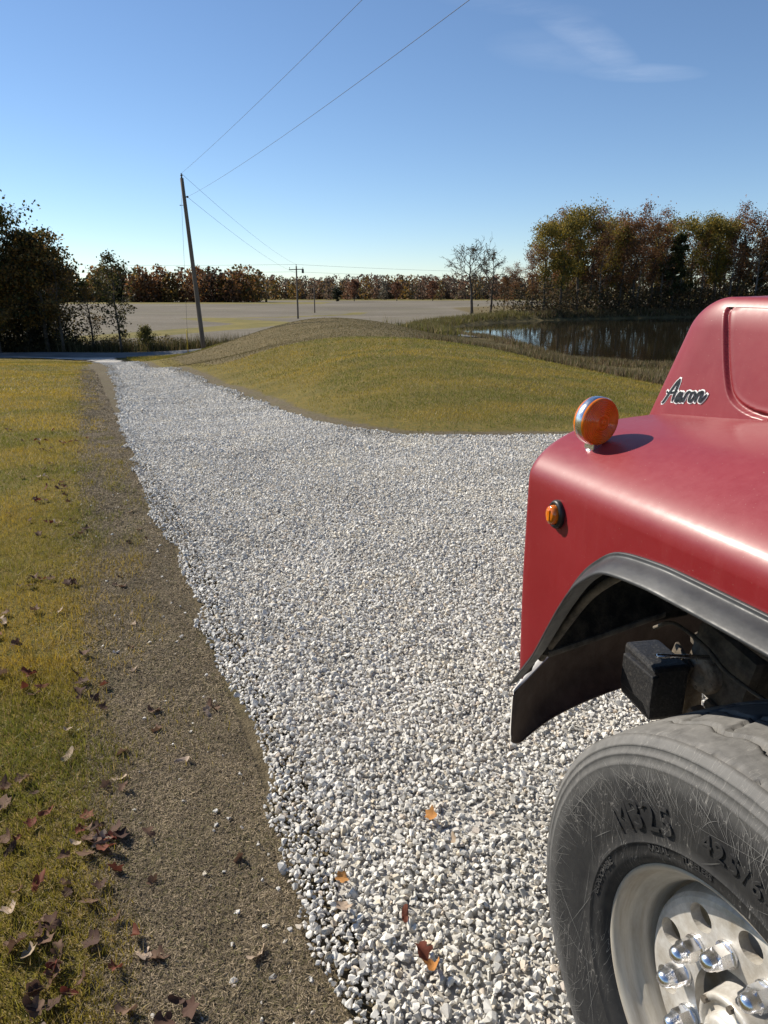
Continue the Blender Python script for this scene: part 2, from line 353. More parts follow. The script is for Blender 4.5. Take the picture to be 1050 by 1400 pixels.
k = M('bracket_black', (.012, .012, .013), .6); k.color(k.mix(k.ramp(k.noise(90, 5, .8), [(.5, 0.), (.75, 1.)]), (.010, .010, .011), (.07, .065, .06))); k.bump(k.noise(120, 4, .7), .5, .004); BRACKET = k.m
BLACKP = M('black_plastic', (.012, .012, .013), .45).m
DECALW = M('decal_white', (.72, .72, .70), .5).m
k = M('decal_dark', (.035, .045, .055), .8, spec=.15); k.color(k.mix(k.ramp(k.noise(160, 3), [(.4, 0.), (.6, 1.)]), (.010, .014, .018), (.03, .038, .044))); DECALD = k.m
GHOST = M('decal_ghost', (.27, .016, .028), .35).m
GLASS = M('cab_glass', (.02, .025, .03), .05, spec=.8).m

# ------------------------------------------------------------------ the land
CTRL = [(-5.4,14.5,-.53),(-8.22,22,-1.07),(-13.31,35,-1.9),(-18.71,48,-2.67),(-1.96,14,-.48),(-5.07,22,-1.03),(-11.02,35,-1.8),(-21.92,51,-2.8),
 (-8.12,17,-.59),(-12.33,26,-1.2),(-17.72,36,-1.83),(-24.45,46,-2.48),(-8.47,14,-.45),(-16.59,26,-1.3),(-31.46,46,-2.6),(-24.9,53,-2.8),(-17.4,53,-2.8),(-27.6,52,-2.8),(-36.15,53,-2.82),
 (-3.06,17,-.73),(-5.94,26,-.89),(-3.94,27,-.27),(-1.26,28,.02),(2.03,27,-.03),(4.42,25,-.31),(6.15,22,-.54),(7.29,19,-.62),(.36,10,-.05),(1.83,10,-.05),(.49,13.5,-.09),(2.92,12,-.12),
 (-.74,16,-.12),(1.6,16.5,-.01),(5.02,15,-.38),(-.91,20,0),(1.55,20.5,.01),(-11.23,45,-2.03),(-8.61,44,-.99),(-6.37,44,-.31),(-4.16,44,.12),(-1.97,44,.12),(.21,43,-.13),(2.2,40,-.46),(-3.23,34,-.02),(-5.82,33,-.8),
 (8.5,26,-1.35),(10,34,-2.1),(6.5,44,-1.6),(4.5,60,-1.7),(0,58,-1.5),(-8,60,-2.4),(9,14,-.5),(14,10,-.4),(16,18,-1.2),(24,24,-1.9),(30,36,-2.0),(20,4,-.3),(20,-8,-.2),
 (-60,80,-2.8),(-20,80,-2.8),(2,84,-2.4),(-20,120,-2.8),(-80,130,-2.9),(6,104,-2.0),(14,114,-1.6),(24,122,-1.9),(45,130,-1.8),(70,135,-1.8),(80,100,-1.9),(60,60,-2.0),(0,130,-2.7),
 (-40,20,-1.0),(-40,0,-.3),(-60,50,-2.8),(-60,20,-1.4),(-30,-30,0),(30,-30,0),(0,-40,0),(-12,4,-.12),(-20,12,-.5)]
for gx in (-5, -2.5, 0, 3, 6, 10):
    for gy in (-8, -3, 1, 4, 7.6): CTRL.append((gx, gy, -.04 if gx <= -5 else 0))
CT = np.array(CTRL, float)
def tps(r2): return np.where(r2 > 1e-9, .5 * r2 * np.log(r2 + 1e-12), 0)
_d2 = ((CT[:, None, :2] - CT[None, :, :2]) ** 2).sum(-1); _n = len(CT)
_A = np.zeros((_n + 3, _n + 3)); _A[:_n, :_n] = tps(_d2) + .4 * np.eye(_n); _A[:_n, _n] = 1; _A[:_n, _n + 1:] = CT[:, :2]; _A[_n:, :_n] = _A[:_n, _n:].T
_W = np.linalg.solve(_A, np.concatenate([CT[:, 2], np.zeros(3)]))
POND = [(5.8,78),(10.2,89),(15.5,97),(22.7,103.5),(35.6,110),(48,115.8),(61,117.3),(75,111),(80,90),(70,62),(48,46),(34,38.5),(22.2,38),(16.1,39.4),(12.4,42.6),(10.2,52),(8.3,61.3),(6.3,70)]
POND_Z = -2.4
def height(x, y):
    x = np.asarray(x, float); y = np.asarray(y, float); xc = np.clip(x, -90, 90); yc = np.clip(y, -40, 140)
    z = _W[_n] + _W[_n + 1] * xc + _W[_n + 2] * yc
    for i in range(_n): z = z + _W[i] * tps((xc - CT[i, 0]) ** 2 + (yc - CT[i, 1]) ** 2)
    z = np.clip(z, -3.2, .6)
    near = np.maximum(np.abs(x + 0) - 60, (y - 100)); far = sstep(0, 45, near)
    zf = -2.8 - 1.1 * sstep(200, 430, y) ; zf = np.where(x > 12, zf + .9 * sstep(12, 40, x) * (1 - sstep(150, 300, y)), zf)
    z = z * (1 - far) + zf * far
    back = sstep(-12, -25, y); z = z * (1 - back)
    sdp = poly_sd(x, y, POND)
    z = np.where(sdp < 0, np.minimum(z, POND_Z + .22 * sdp), np.minimum(np.maximum(z, POND_Z + np.minimum(.3 * sdp, .3) - 2.5 * sstep(5, 16, sdp)), POND_Z + .05 + .55 * sdp))
    pad = np.exp(-((x - 2) ** 2 + (y - 2) ** 2) / 60.)
    z = z + (noise2(x, y, 2.6, 5, 2) - .5) * .05 * (1 - .85 * pad) * np.where(np.hypot(x, y) < 60, 1, .3)
    return z
EDGE0 = np.array([-.13, 1.40]); EDIR = np.array([-.3843, .9232]); ENRM = np.array([-.9232, -.3843])
def edge_u(x, y): return (x - EDGE0[0]) * ENRM[0] + (y - EDGE0[1]) * ENRM[1]
DRIVE_R = smooth_curve([(30, 9.8), (14, 9.5), (6, 9.3), (2.18, 9.26), (1.2, 9.2), (.34, 9.25), (-.46, 9.84), (-1.24, 11.36), (-2.12, 14.1), (-3.01, 16.7), (-4.2, 19.4), (-5.9, 23.5), (-8.4, 28.6), (-12.1, 36.7), (-15.5, 44.2), (-17.6, 48.4), (-18.6, 51)], 5)
DRIVE_L = [(-.13 + EDIR[0] * s, 1.40 + EDIR[1] * s) for s in (-12, 0)] + [(-.46, 2.42), (-.89, 3.46), (-1.58, 5.06), (-2.61, 7.36), (-3.93, 10.62), (-5.48, 14.7), (-8.25, 22.06), (-10.4, 27.3), (-13.6, 35.6), (-16.95, 42.8), (-19.8, 47.0), (-24, 49.4), (-34, 50.4)]
GRAVEL_POLY = [(30, -12), (30, 9.6)] + [tuple(p) for p in DRIVE_R[1:]] + [(-34, 51.9)] + DRIVE_L[::-1]
ROAD = [(-120, 49), (-60, 51.5), (-36, 52.6), (-25, 53.0), (-17, 53.4), (-9, 54.4), (6, 57), (30, 64)]
def gsd(x, y): return poly_sd(x, y, GRAVEL_POLY)

def grid_axis(lo, hi, a, n):
    return a * np.sinh(np.linspace(math.asinh(lo / a), math.asinh(hi / a), n))
xs = grid_axis(-900, 900, 2.2, 300); ys = np.concatenate([grid_axis(-160, -.2, 2.2, 36), grid_axis(0, 1500, 2.2, 330)])
X, Y = np.meshgrid(xs, ys, indexing='ij'); Z = height(X, Y)
gs = gsd(X, Y); Z = Z - .03 * sstep(.3, -.3, gs)
rd = line_d(X, Y, ROAD); Z = np.where(rd < 4, Z - .10 * sstep(3.2, 2.0, rd), Z)
Z = Z - .55 * np.exp(-((rd - 5.0) / 1.3) ** 2) * sstep(-19, -15, X) * sstep(20, 0, X)      # ditch before the road
me = np_mesh('ground', np.stack([X, Y, Z], -1).reshape(-1, 3), grid_faces(len(xs), len(ys)), smooth=True)
xf, yf = X.ravel(), Y.ravel()
fattr(me, 'sd_strip', np.where((yf < 49) & (gs.ravel() < 20), np.where(edge_u(xf, yf) > -2, edge_u(xf, yf) - .52, np.minimum(gs.ravel() - .42, 5)), 5))
sdp = poly_sd(xf, yf, POND)
MOUND = smooth_curve([(-7.2, 27), (-5.5, 26.5), (-3.9, 27.3), (-1.3, 28.5), (2, 27.5), (4.6, 25.4), (6.4, 22.4), (7.6, 19.3), (9.5, 15), (16, 11.5)], 4)
MOUND_POLY = [tuple(p) for p in MOUND] + [(16, 9), (2, 9), (-.45, 9.6), (-3, 16), (-6.5, 26)]
sdm = poly_sd(xf, yf, MOUND_POLY)
right = sstep(.0, 1.0, xf + 7.2 + .42 * (yf - 27.5))
right = right * np.where(xf < -9, sstep(4.6, 7.5, rd.ravel()), 1)
fattr(me, 'w_brown', right * sstep(-.3, .8, sdm) * sstep(8, 10, yf))
fattr(me, 'w_bank', np.clip(sstep(8, 3, sdp) + right * sstep(.6, 1.6, sdm) * sstep(2.5, 4.5, xf - .0 * yf) * (yf < 80), 0, 1))
fattr(me, 'w_field', sstep(57, 60, yf - .05 * xf) * sstep(3.5, 9, sdp) * (1 - sstep(12, 22, xf) * (yf < 190)))
WAYS = [[(-40, 62), (-27, 78), (-18, 92), (-16, 100), (-24, 112), (-30, 122)], [(-30, 122), (-18, 126), (-6, 140), (-5, 150)], [(-60, 60), (-30, 60), (-8, 61)]]
wg = np.zeros(len(xf))
for wl, ww in zip(WAYS, (5, 2.2, 3)): wg = np.maximum(wg, sstep(ww, ww * .5, line_d(xf, yf, wl)))
wg = np.maximum(wg, sstep(236, 246, yf + .05 * xf) * sstep(300, 285, yf) * (xf < -20)); wg = np.maximum(wg, sstep(360, 380, yf))
fattr(me, 'w_green', wg)
ground = link('ground', me, SOIL); tag(ground, kind='structure')

# gravel bed sheet: cells of a fine grid inside the drive outline
def region_sheet(name, poly, mat, off, xr, yr, nx, ny, a=2.2):
    gx = grid_axis(xr[0], xr[1], a, nx); gy = grid_axis(yr[0], yr[1], a, ny)
    X, Y = np.meshgrid(gx, gy, indexing='ij'); s = poly_sd(X, Y, poly)
    Zs = height(X, Y) + off + .0005 * np.abs(Y)
    inside = s < -.09
    F = grid_faces(nx, ny); keep = inside.ravel()[F].all(1)
    me = np_mesh(name, np.stack([X, Y, Zs], -1).reshape(-1, 3), F[keep], smooth=True)
    bm = bmesh.new(); bm.from_mesh(me); bmesh.ops.delete(bm, geom=[v for v in bm.verts if not v.link_faces], context='VERTS'); bm.to_mesh(me); bm.free()
    return link(name, me, mat)
drive = region_sheet('gravel_drive', GRAVEL_POLY, BED, .004, (-36, 30), (-12, 53), 420, 420); tag(drive, kind='structure')
# road ribbon
P = smooth_curve(ROAD, 10); T = np.gradient(P, axis=0); T /= np.linalg.norm(T, axis=1, keepdims=True); NN = np.stack([-T[:, 1], T[:, 0]], 1)
off = np.linspace(-2.3, 2.3, 7); RX = P[:, None, 0] + NN[:, None, 0] * off; RY = P[:, None, 1] + NN[:, None, 1] * off
RZ = height(RX, RY).mean(1, keepdims=True) * np.ones_like(RX) + .06 - .012 * np.abs(off)[None]
road = link('road', np_mesh('road', np.stack([RX, RY, RZ], -1).reshape(-1, 3), grid_faces(len(P), 7), smooth=True), ASPHALT); tag(road, kind='structure')
# pond
pp = [(x + (x - 40) * .06, y + (y - 78) * .05) for x, y in POND]
bm = bmesh.new(); f = bm.faces.new([bm.verts.new((x, y, POND_Z)) for x, y in pp]); f.normal_update()
if f.normal.z < 0: bmesh.ops.reverse_faces(bm, faces=[f])
pond = bm_obj('pond_water', bm, WATER); tag(pond, kind='structure')

# ------------------------------------------------------------------ gravel stones
rng = np.random.default_rng(11)
def stone_mesh(seed):
    r = np.random.default_rng(seed); p = r.normal(size=(13, 3)); p /= np.linalg.norm(p, axis=1, keepdims=True)
    p *= r.uniform(.8, 1.05, (13, 1)); p *= np.array([1.0, r.uniform(.62, .95), r.uniform(.5, .8)]) * .5
    bm = bmesh.new(); vv = [bm.verts.new(q) for q in p]; bmesh.ops.convex_hull(bm, input=vv)
    bmesh.ops.delete(bm, geom=[v for v in bm.verts if not v.link_faces], context='VERTS')
    bmesh.ops.recalc_face_normals(bm, faces=bm.faces)
    me = bpy.data.meshes.new('stone'); bm.to_mesh(me); bm.free(); me.materials.append(STONE); return me
STONES = [stone_mesh(100 + i) for i in range(14)]
FOVX = math.tan(R(28.4) + .07)
def in_view(x, y, pad=.6): return (np.abs(x) < FOVX * (np.abs(y) * .97 + .45) + pad) & (y > -.3)
def jgrid(x0, x1, y0, y1, sp):
    gx = np.arange(x0, x1, sp); gy = np.arange(y0, y1, sp); A, B = np.meshgrid(gx, gy); A = A.ravel(); B = B.ravel()
    return A + rng.uniform(-.5, .5, A.size) * sp, B + rng.uniform(-.5, .5, B.size) * sp
px_, py_, lay, spc = [], [], [], []
for (y0, y1, sp, x0, x1) in ((.2, 3.2, .0178, -2, 4), (3.2, 5, .020, -3, 5), (5, 8, .0235, -4, 6), (8, 12, .030, -6, 8), (12, 17, .040, -8, 0), (17, 26, .058, -12, -2), (26, 44, .085, -19, -6)):
    for la, s2 in ((0, sp), (1, sp * 1.55)):
        a, b = jgrid(x0, x1, y0, y1, s2); kx = in_view(a, b); a, b = a[kx], b[kx]
        g = gsd(a, b) + (noise2(a, b, .3, 3, 3) - .5) * .15 * (1 + .04 * b); kx = g < .005 + .05 * sstep(1.9, 3.4, b) - .03 * la; px_.append(a[kx]); py_.append(b[kx]); lay.append(np.full(kx.sum(), float(la))); spc.append(np.full(kx.sum(), sp))
gx_, gy_, la, sp = map(np.concatenate, (px_, py_, lay, spc))
size = np.clip(rng.lognormal(0, .33, gx_.size), .42, 2.0) * np.maximum(.0215, np.minimum(sp * .85, .036))
rip = (noise2(gx_, gy_, .7, 21, 3) - .5) * .05 + (noise2(gx_, gy_, .16, 22, 2) - .5) * .022
gz_ = height(gx_, gy_) + .004 + .0005 * np.abs(gy_) + rip * .55 + .008 + la * .006 + size * rng.uniform(-.05, .14, gx_.size)
# ragged, thinning edge
grot = rng.uniform(0, 2 * math.pi, (gx_.size, 3)); grot[:, :2] = rng.normal(0, .5, (gx_.size, 2)) + (rng.random((gx_.size, 2)) < .2) * 1.5
gid = rng.integers(0, len(STONES), gx_.size)
gsc = size[:, None] * rng.uniform(.85, 1.2, (gx_.size, 3))
# the 300 that show largest: nearest to the eye, inside the picture, not behind the truck
dd = np.sqrt(gx_ ** 2 + gy_ ** 2 + CAM_H ** 2)
dep = gy_ * .954 + CAM_H * .3; ppx = gx_ / dep * 970 + 525; ppy = 700 - (gy_ * .3 - CAM_H * .954) / dep * 970
vis = (ppx > 5) & (ppx < 745) & (ppy < 1395)
order = np.argsort(np.where(vis, dd / size, 1e9))[:286]
parts = np.concatenate([order]); mask = np.ones(gx_.size, bool); mask[parts] = False
stone_objs = []
for q, i in enumerate(parts):
    o = bpy.data.objects.new('stone', STONES[q % 14 if q < 14 else gid[i]]); COL.objects.link(o); o.parent = drive
    o.location = (gx_[i], gy_[i], gz_[i]); o.rotation_euler = grot[i]; o.scale = gsc[i]; stone_objs.append(o)
me = bpy.data.meshes.new('gravel'); me.vertices.add(mask.sum()); me.vertices.foreach_set('co', np.stack([gx_, gy_, gz_], -1)[mask].astype(np.float32).ravel())
for nm, vals in (('s_rot', grot), ('s_scl', gsc)):
    a = me.attributes.new(nm, 'FLOAT_VECTOR', 'POINT'); a.data.foreach_set('vector', vals[mask].astype(np.float32).ravel())
a = me.attributes.new('s_id', 'INT', 'POINT'); a.data.foreach_set('value', gid[mask].astype(np.int32))
gravel = link('gravel', me, STONE, drive); tag(gravel, kind='stuff')
ng = bpy.data.node_groups.new('gravel_scatter', 'GeometryNodeTree')
ng.interface.new_socket('Geometry', in_out='INPUT', socket_type='NodeSocketGeometry'); ng.interface.new_socket('Geometry', in_out='OUTPUT', socket_type='NodeSocketGeometry')
gi = ng.nodes.new('NodeGroupInput'); go = ng.nodes.new('NodeGroupOutput'); iop = ng.nodes.new('GeometryNodeInstanceOnPoints'); jn = ng.nodes.new('GeometryNodeJoinGeometry')
for o in stone_objs[:14][::-1]:
    oi = ng.nodes.new('GeometryNodeObjectInfo'); oi.transform_space = 'ORIGINAL'; oi.inputs['Object'].default_value = o; oi.inputs['As Instance'].default_value = True
    ng.links.new(oi.outputs['Geometry'], jn.inputs[0])
def named(nm, t):
    n = ng.nodes.new('GeometryNodeInputNamedAttribute'); n.data_type = t; n.inputs[0].default_value = nm; return n.outputs[0]
ng.links.new(gi.outputs[0], iop.inputs['Points']); ng.links.new(jn.outputs[0], iop.inputs['Instance']); iop.inputs['Pick Instance'].default_value = True
ng.links.new(named('s_id', 'INT'), iop.inputs['Instance Index'])
e2r = ng.nodes.new('FunctionNodeEulerToRotation'); ng.links.new(named('s_rot', 'FLOAT_VECTOR'), e2r.inputs[0]); ng.links.new(e2r.outputs[0], iop.inputs['Rotation'])
ng.links.new(named('s_scl', 'FLOAT_VECTOR'), iop.inputs['Scale']); ng.links.new(iop.outputs[0], go.inputs[0])
md = gravel.modifiers.new('scatter', 'NODES'); md.node_group = ng

# ------------------------------------------------------------------ grass
def blades(x, y, hgt, wid, col, lean=.55, z=None, seg2=True, rs=None):
    r = rs or rng; n = len(x); z = height(x, y) if z is None else z
    a = r.uniform(0, 2 * np.pi, n); ln = np.abs(r.normal(0, lean, n)) * hgt; b = r.uniform(0, 2 * np.pi, n)
    P = np.stack([x, y, z - .004], -1); S = np.stack([np.cos(a), np.sin(a), np.zeros(n)], -1) * (wid / 2)[:, None]
    D = np.stack([np.cos(b) * ln, np.sin(b) * ln, hgt], -1)
    if seg2:
        mid = P + D * np.array([.35, .35, .6]); tip = P + D
        V = np.stack([P - S, P + S, mid + S * .8, mid - S * .8, tip], 1).reshape(-1, 3)
        i = np.arange(n)[:, None] * 5; F = np.concatenate([i + np.array([[0, 1, 2]]), i + np.array([[0, 2, 3]]), i + np.array([[3, 2, 4]])]); C = np.repeat(col, 5, 0)
        C = C.reshape(n, 5, 3); C = C.reshape(-1, 3)
    else:
        V = np.stack([P - S, P + S, P + D], 1).reshape(-1, 3); F = np.arange(3 * n).reshape(-1, 3); C = np.repeat(col, 3, 0)
    return V, F, C
def join(parts):
    V, F, C, o = [], [], [], 0
    for v, f, c in parts: V.append(v); F.append(f + o); C.append(c); o += len(v)
    return np.concatenate(V), np.concatenate(F), np.concatenate(C)
GREEN = np.array([.17, .175, .026]); YELL = np.array([.42, .29, .040]); TAN = np.array([.38, .28, .12]); OLIVE = np.array([.22, .185, .038])
def lawn_col(x, y, n, warm=.0):
    a = noise2(x, y, 1.1, 31, 3); b = noise2(x, y, .28, 32, 2); r = rng.random(n); c2 = noise2(x * .35, y, 1.3, 37, 2)
    f = np.clip((a - .5) * 2.6 + (c2 - .5) * 1.6 + .52 + warm, 0, 1)[:, None]
    col = GREEN * (1 - f) + YELL * f
    col = np.where((r < .13 + .25 * np.clip(b - .45, 0, 1))[:, None], TAN, col); col = np.where((r > .86)[:, None], OLIVE, col)
    return col * rng.uniform(.7, 1.25, (n, 1))
def sample(n, x0, x1, y0, y1): return rng.uniform(x0, x1, n), rng.uniform(y0, y1, n)
def left_mask(x, y, lo=.46):
    u = edge_u(x, y) + (noise2(x, y, .5, 8, 3) - .5) * .35
    dens = np.maximum(sstep(lo - .05, lo + .16, u), .8 * sstep(1.8, 6, y) * sstep(.06, .25, u) * sstep(.44, .62, noise2(x, y, .42, 19, 3))); return (rng.random(len(x)) < dens) & in_view(x, y, 1.25) & (y < 46)
LG = []
for dens, (y0, y1), (x0, x1), h0, w0, s2 in ((15000, (.7, 3.3), (-3.2, -.4), .034, .0026, True), (7500, (3.3, 6), (-5.5, -1.2), .036, .0036, False), (2900, (6, 10), (-8.5, -2.2), .036, .006, False),
                                       (1000, (10, 18), (-14, -3.5), .038, .011, False), (270, (18, 46), (-34, -6), .045, .022, False)):
    x, y = sample(int(dens * (y1 - y0) * (x1 - x0)), x0, x1, y0, y1); kx = left_mask(x, y); x, y = x[kx], y[kx]; n = len(x)
    cl_ = .65 + .7 * noise2(x, y, .12, 44, 2); LG.append(blades(x, y, h0 * rng.uniform(.5, 1.5, n) * cl_, w0 * rng.uniform(.6, 1.4, n), lawn_col(x, y, n, .05), .75, seg2=s2))
V, F, C = join(LG); g = link('lawn_grass', np_mesh('lawn_grass', V, F, C), GRASS); tag(g, 'short yellow green lawn grass left of the gravel drive', 'grass', kind='stuff')
RG = []
for dens, (y0, y1), (x0, x1), h0, w0 in ((1300, (9, 14), (-3, 9), .04, .009), (650, (14, 20), (-5, 10), .045, .014), (330, (20, 29), (-8, 9), .05, .02)):
    x, y = sample(int(dens * (y1 - y0) * (x1 - x0)), x0, x1, y0, y1)
    s = poly_sd(x, y, MOUND_POLY); g_ = gsd(x, y); kx = (s < .25) & (rng.random(len(x)) < sstep(.2, 2.0, g_ + (noise2(x, y, .6, 9, 2) - .5) * .9)) & in_view(x, y, .3)
    x, y = x[kx], y[kx]; n = len(x); RG.append(blades(x, y, h0 * rng.uniform(.4, 1.4, n), w0 * rng.uniform(.6, 1.4, n), lawn_col(x, y, n, -.06) * np.array([.92, .95, 1.1]), .6, seg2=False))
x, y = sample(36000, -18.5, -9.5, 41, 51); kx = (gsd(x, y) > .4) & (line_d(x, y, ROAD) > 2.6); x, y = x[kx], y[kx]; n = len(x)
RG.append(blades(x, y, rng.uniform(.04, .13, n), rng.uniform(.014, .03, n), lawn_col(x, y, n, -.25) * .85, .6, seg2=False))
V, F, C = join(RG); g = link('mound_grass', np_mesh('mound_grass', V, F, C), GRASS); tag(g, 'mown yellow green grass on the low mound beside the pond', 'grass', kind='stuff')
# rough brown hump
x, y = sample(90000, -12, 9, 22, 52); s = poly_sd(x, y, MOUND_POLY); kx = (s > .1) & (x + 7.4 + .42 * (y - 27.5) > 0) & (gsd(x, y) > .5) & (line_d(x, y, ROAD) > 3.2) & (poly_sd(x, y, POND) > 3); x, y = x[kx], y[kx]; n = len(x)
cB = np.where(rng.random((n, 1)) < .55, np.array([[.165, .125, .062]]), np.array([[.11, .10, .035]])) * rng.uniform(.6, 1.2, (n, 1))
V, F, C = blades(x, y, rng.uniform(.02, .055, n), rng.uniform(.012, .03, n), cB, .6, seg2=False); g = link('hump_grass', np_mesh('hump_grass', V, F, C), GRASS); tag(g, 'rough brown grass over the hump behind the mown mound', 'grass', kind='stuff')
# dead straw on the dirt strip
SV, SF, SC, so_ = [], [], [], 0
for s0, s1, cnt_, fat in ((-.6, 1.6, 105000, 1.0), (1.6, 4, 70000, 1.3), (4, 10, 70000, 2.0), (10, 18, 45000, 4.0), (18, 36, 45000, 7.0)):
    st = rng.uniform(s0, s1, cnt_); u = np.where(rng.random(cnt_) < .7, rng.uniform(-.03, .6, cnt_), np.abs(rng.normal(.45, .2, cnt_))); x = EDGE0[0] + EDIR[0] * st + ENRM[0] * u; y = EDGE0[1] + EDIR[1] * st + ENRM[1] * u
    kx = in_view(x, y, .8) & (rng.random(cnt_) < .35 + .9 * noise2(x, y, .22, 71, 3)); x, y = x[kx], y[kx]; n = len(x)
    L_ = rng.uniform(.006, .024, n) * fat ** .5; a = rng.uniform(0, 2 * np.pi, n); wq = rng.uniform(.0006, .0014, n) * fat
    P0 = np.stack([x, y, height(x, y) + rng.uniform(.001, .010, n)], -1); D = np.stack([np.cos(a) * L_, np.sin(a) * L_, rng.normal(0, .35, n) * L_], -1); S = np.stack([-np.sin(a), np.cos(a), rng.normal(0, .5, n)], -1) * wq[:, None]
    cS = np.array([[.37, .29, .19]]) * rng.uniform(.25, 1.2, (n, 1)); cS = cS * (.55 + .75 * noise2(x, y, .16, 72, 3))[:, None]; cS = np.where(rng.random((n, 1)) < .12, np.array([[.15, .135, .055]]), cS)
    SV.append(np.stack([P0 - S, P0 + S, P0 + D], 1).reshape(-1, 3)); SC.append(np.repeat(cS, 3, 0))
V = np.concatenate(SV); g = link('dry_straw', np_mesh('dry_straw', V, np.arange(len(V)).reshape(-1, 3), np.concatenate(SC)), STRAW); tag(g, 'dry straw and clippings over the bare strip by the gravel', 'straw', kind='stuff')
# bank weeds round the pond
WD = []
def weeds(n, line, w, hh, ww, palette, seed):
    r = np.random.default_rng(seed); P = smooth_curve(line, 12); i = r.integers(0, len(P), n); x = P[i, 0] + r.normal(0, w, n); y = P[i, 1] + r.normal(0, w, n)
    kx = (poly_sd(x, y, POND) > .1) & (poly_sd(x, y, MOUND_POLY) > -.1); x, y = x[kx], y[kx]; n = len(x)
    pal = np.array(palette); c = pal[r.integers(0, len(pal), n)] * r.uniform(.5, 1.25, (n, 1)); h_ = hh * r.uniform(.35, 1.3, n) * (.5 + noise2(x, y, 1.6, seed, 2))
    WD.append(blades(x, y, h_, ww * r.uniform(.5, 1.4, n), c, .35, seg2=False, rs=r))
PAL1 = [(.21, .16, .08), (.14, .12, .045), (.10, .10, .03), (.26, .20, .12), (.16, .10, .055)]; PAL2 = [(.15, .14, .03), (.20, .17, .04), (.10, .105, .025), (.22, .17, .08)]
weeds(26000, [(8.6, 19.5), (7.2, 23.5), (5.6, 26.6), (3.2, 28.8), (4.6, 33), (6.5, 40)], .8, .20, .03, PAL1, 61)
weeds(26000, [(34, 37), (22, 36.8), (15.2, 38), (11.2, 42), (9.4, 52), (7.4, 60), (5.2, 69), (4.6, 78)], .8, .26, .045, PAL1, 62)
weeds(24000, [(2, 52), (3.2, 60), (4.2, 70), (5, 80), (8, 90), (13, 98), (19, 104)], 1.2, .62, .075, PAL2 + PAL1[:2], 63)
weeds(60000, [(8, 24), (9, 27), (12, 30), (17, 32), (24, 34)], 2.6, .22, .03, PAL1 + [(.12, .11, .035)], 67)
weeds(14000, [(22, 105), (35, 111.6), (48, 117.4), (61, 119)], .8, .6, .1, PAL1, 64)
V, F, C = join(WD); g = link('bank_weeds', np_mesh('bank_weeds', V, F, C), GRASS); tag(g, 'tall tan and green weeds around the pond banks', 'weeds', kind='stuff')
WD = []
weeds(9000, [(-9.2, 57.5), (-6, 58), (-2, 59), (2, 61)], .8, .7, .05, PAL2, 65); weeds(9000, [(-45, 58.5), (-30, 58.6), (-20, 58.5), (-12, 59)], .9, .9, .05, [(.16, .12, .06), (.08, .075, .025), (.05, .05, .018)], 66)
V, F, C = join(WD); g = link('roadside_weeds', np_mesh('roadside_weeds', V, F, C), GRASS); tag(g, 'tall weeds along the far side of the road', 'weeds', kind='stuff')

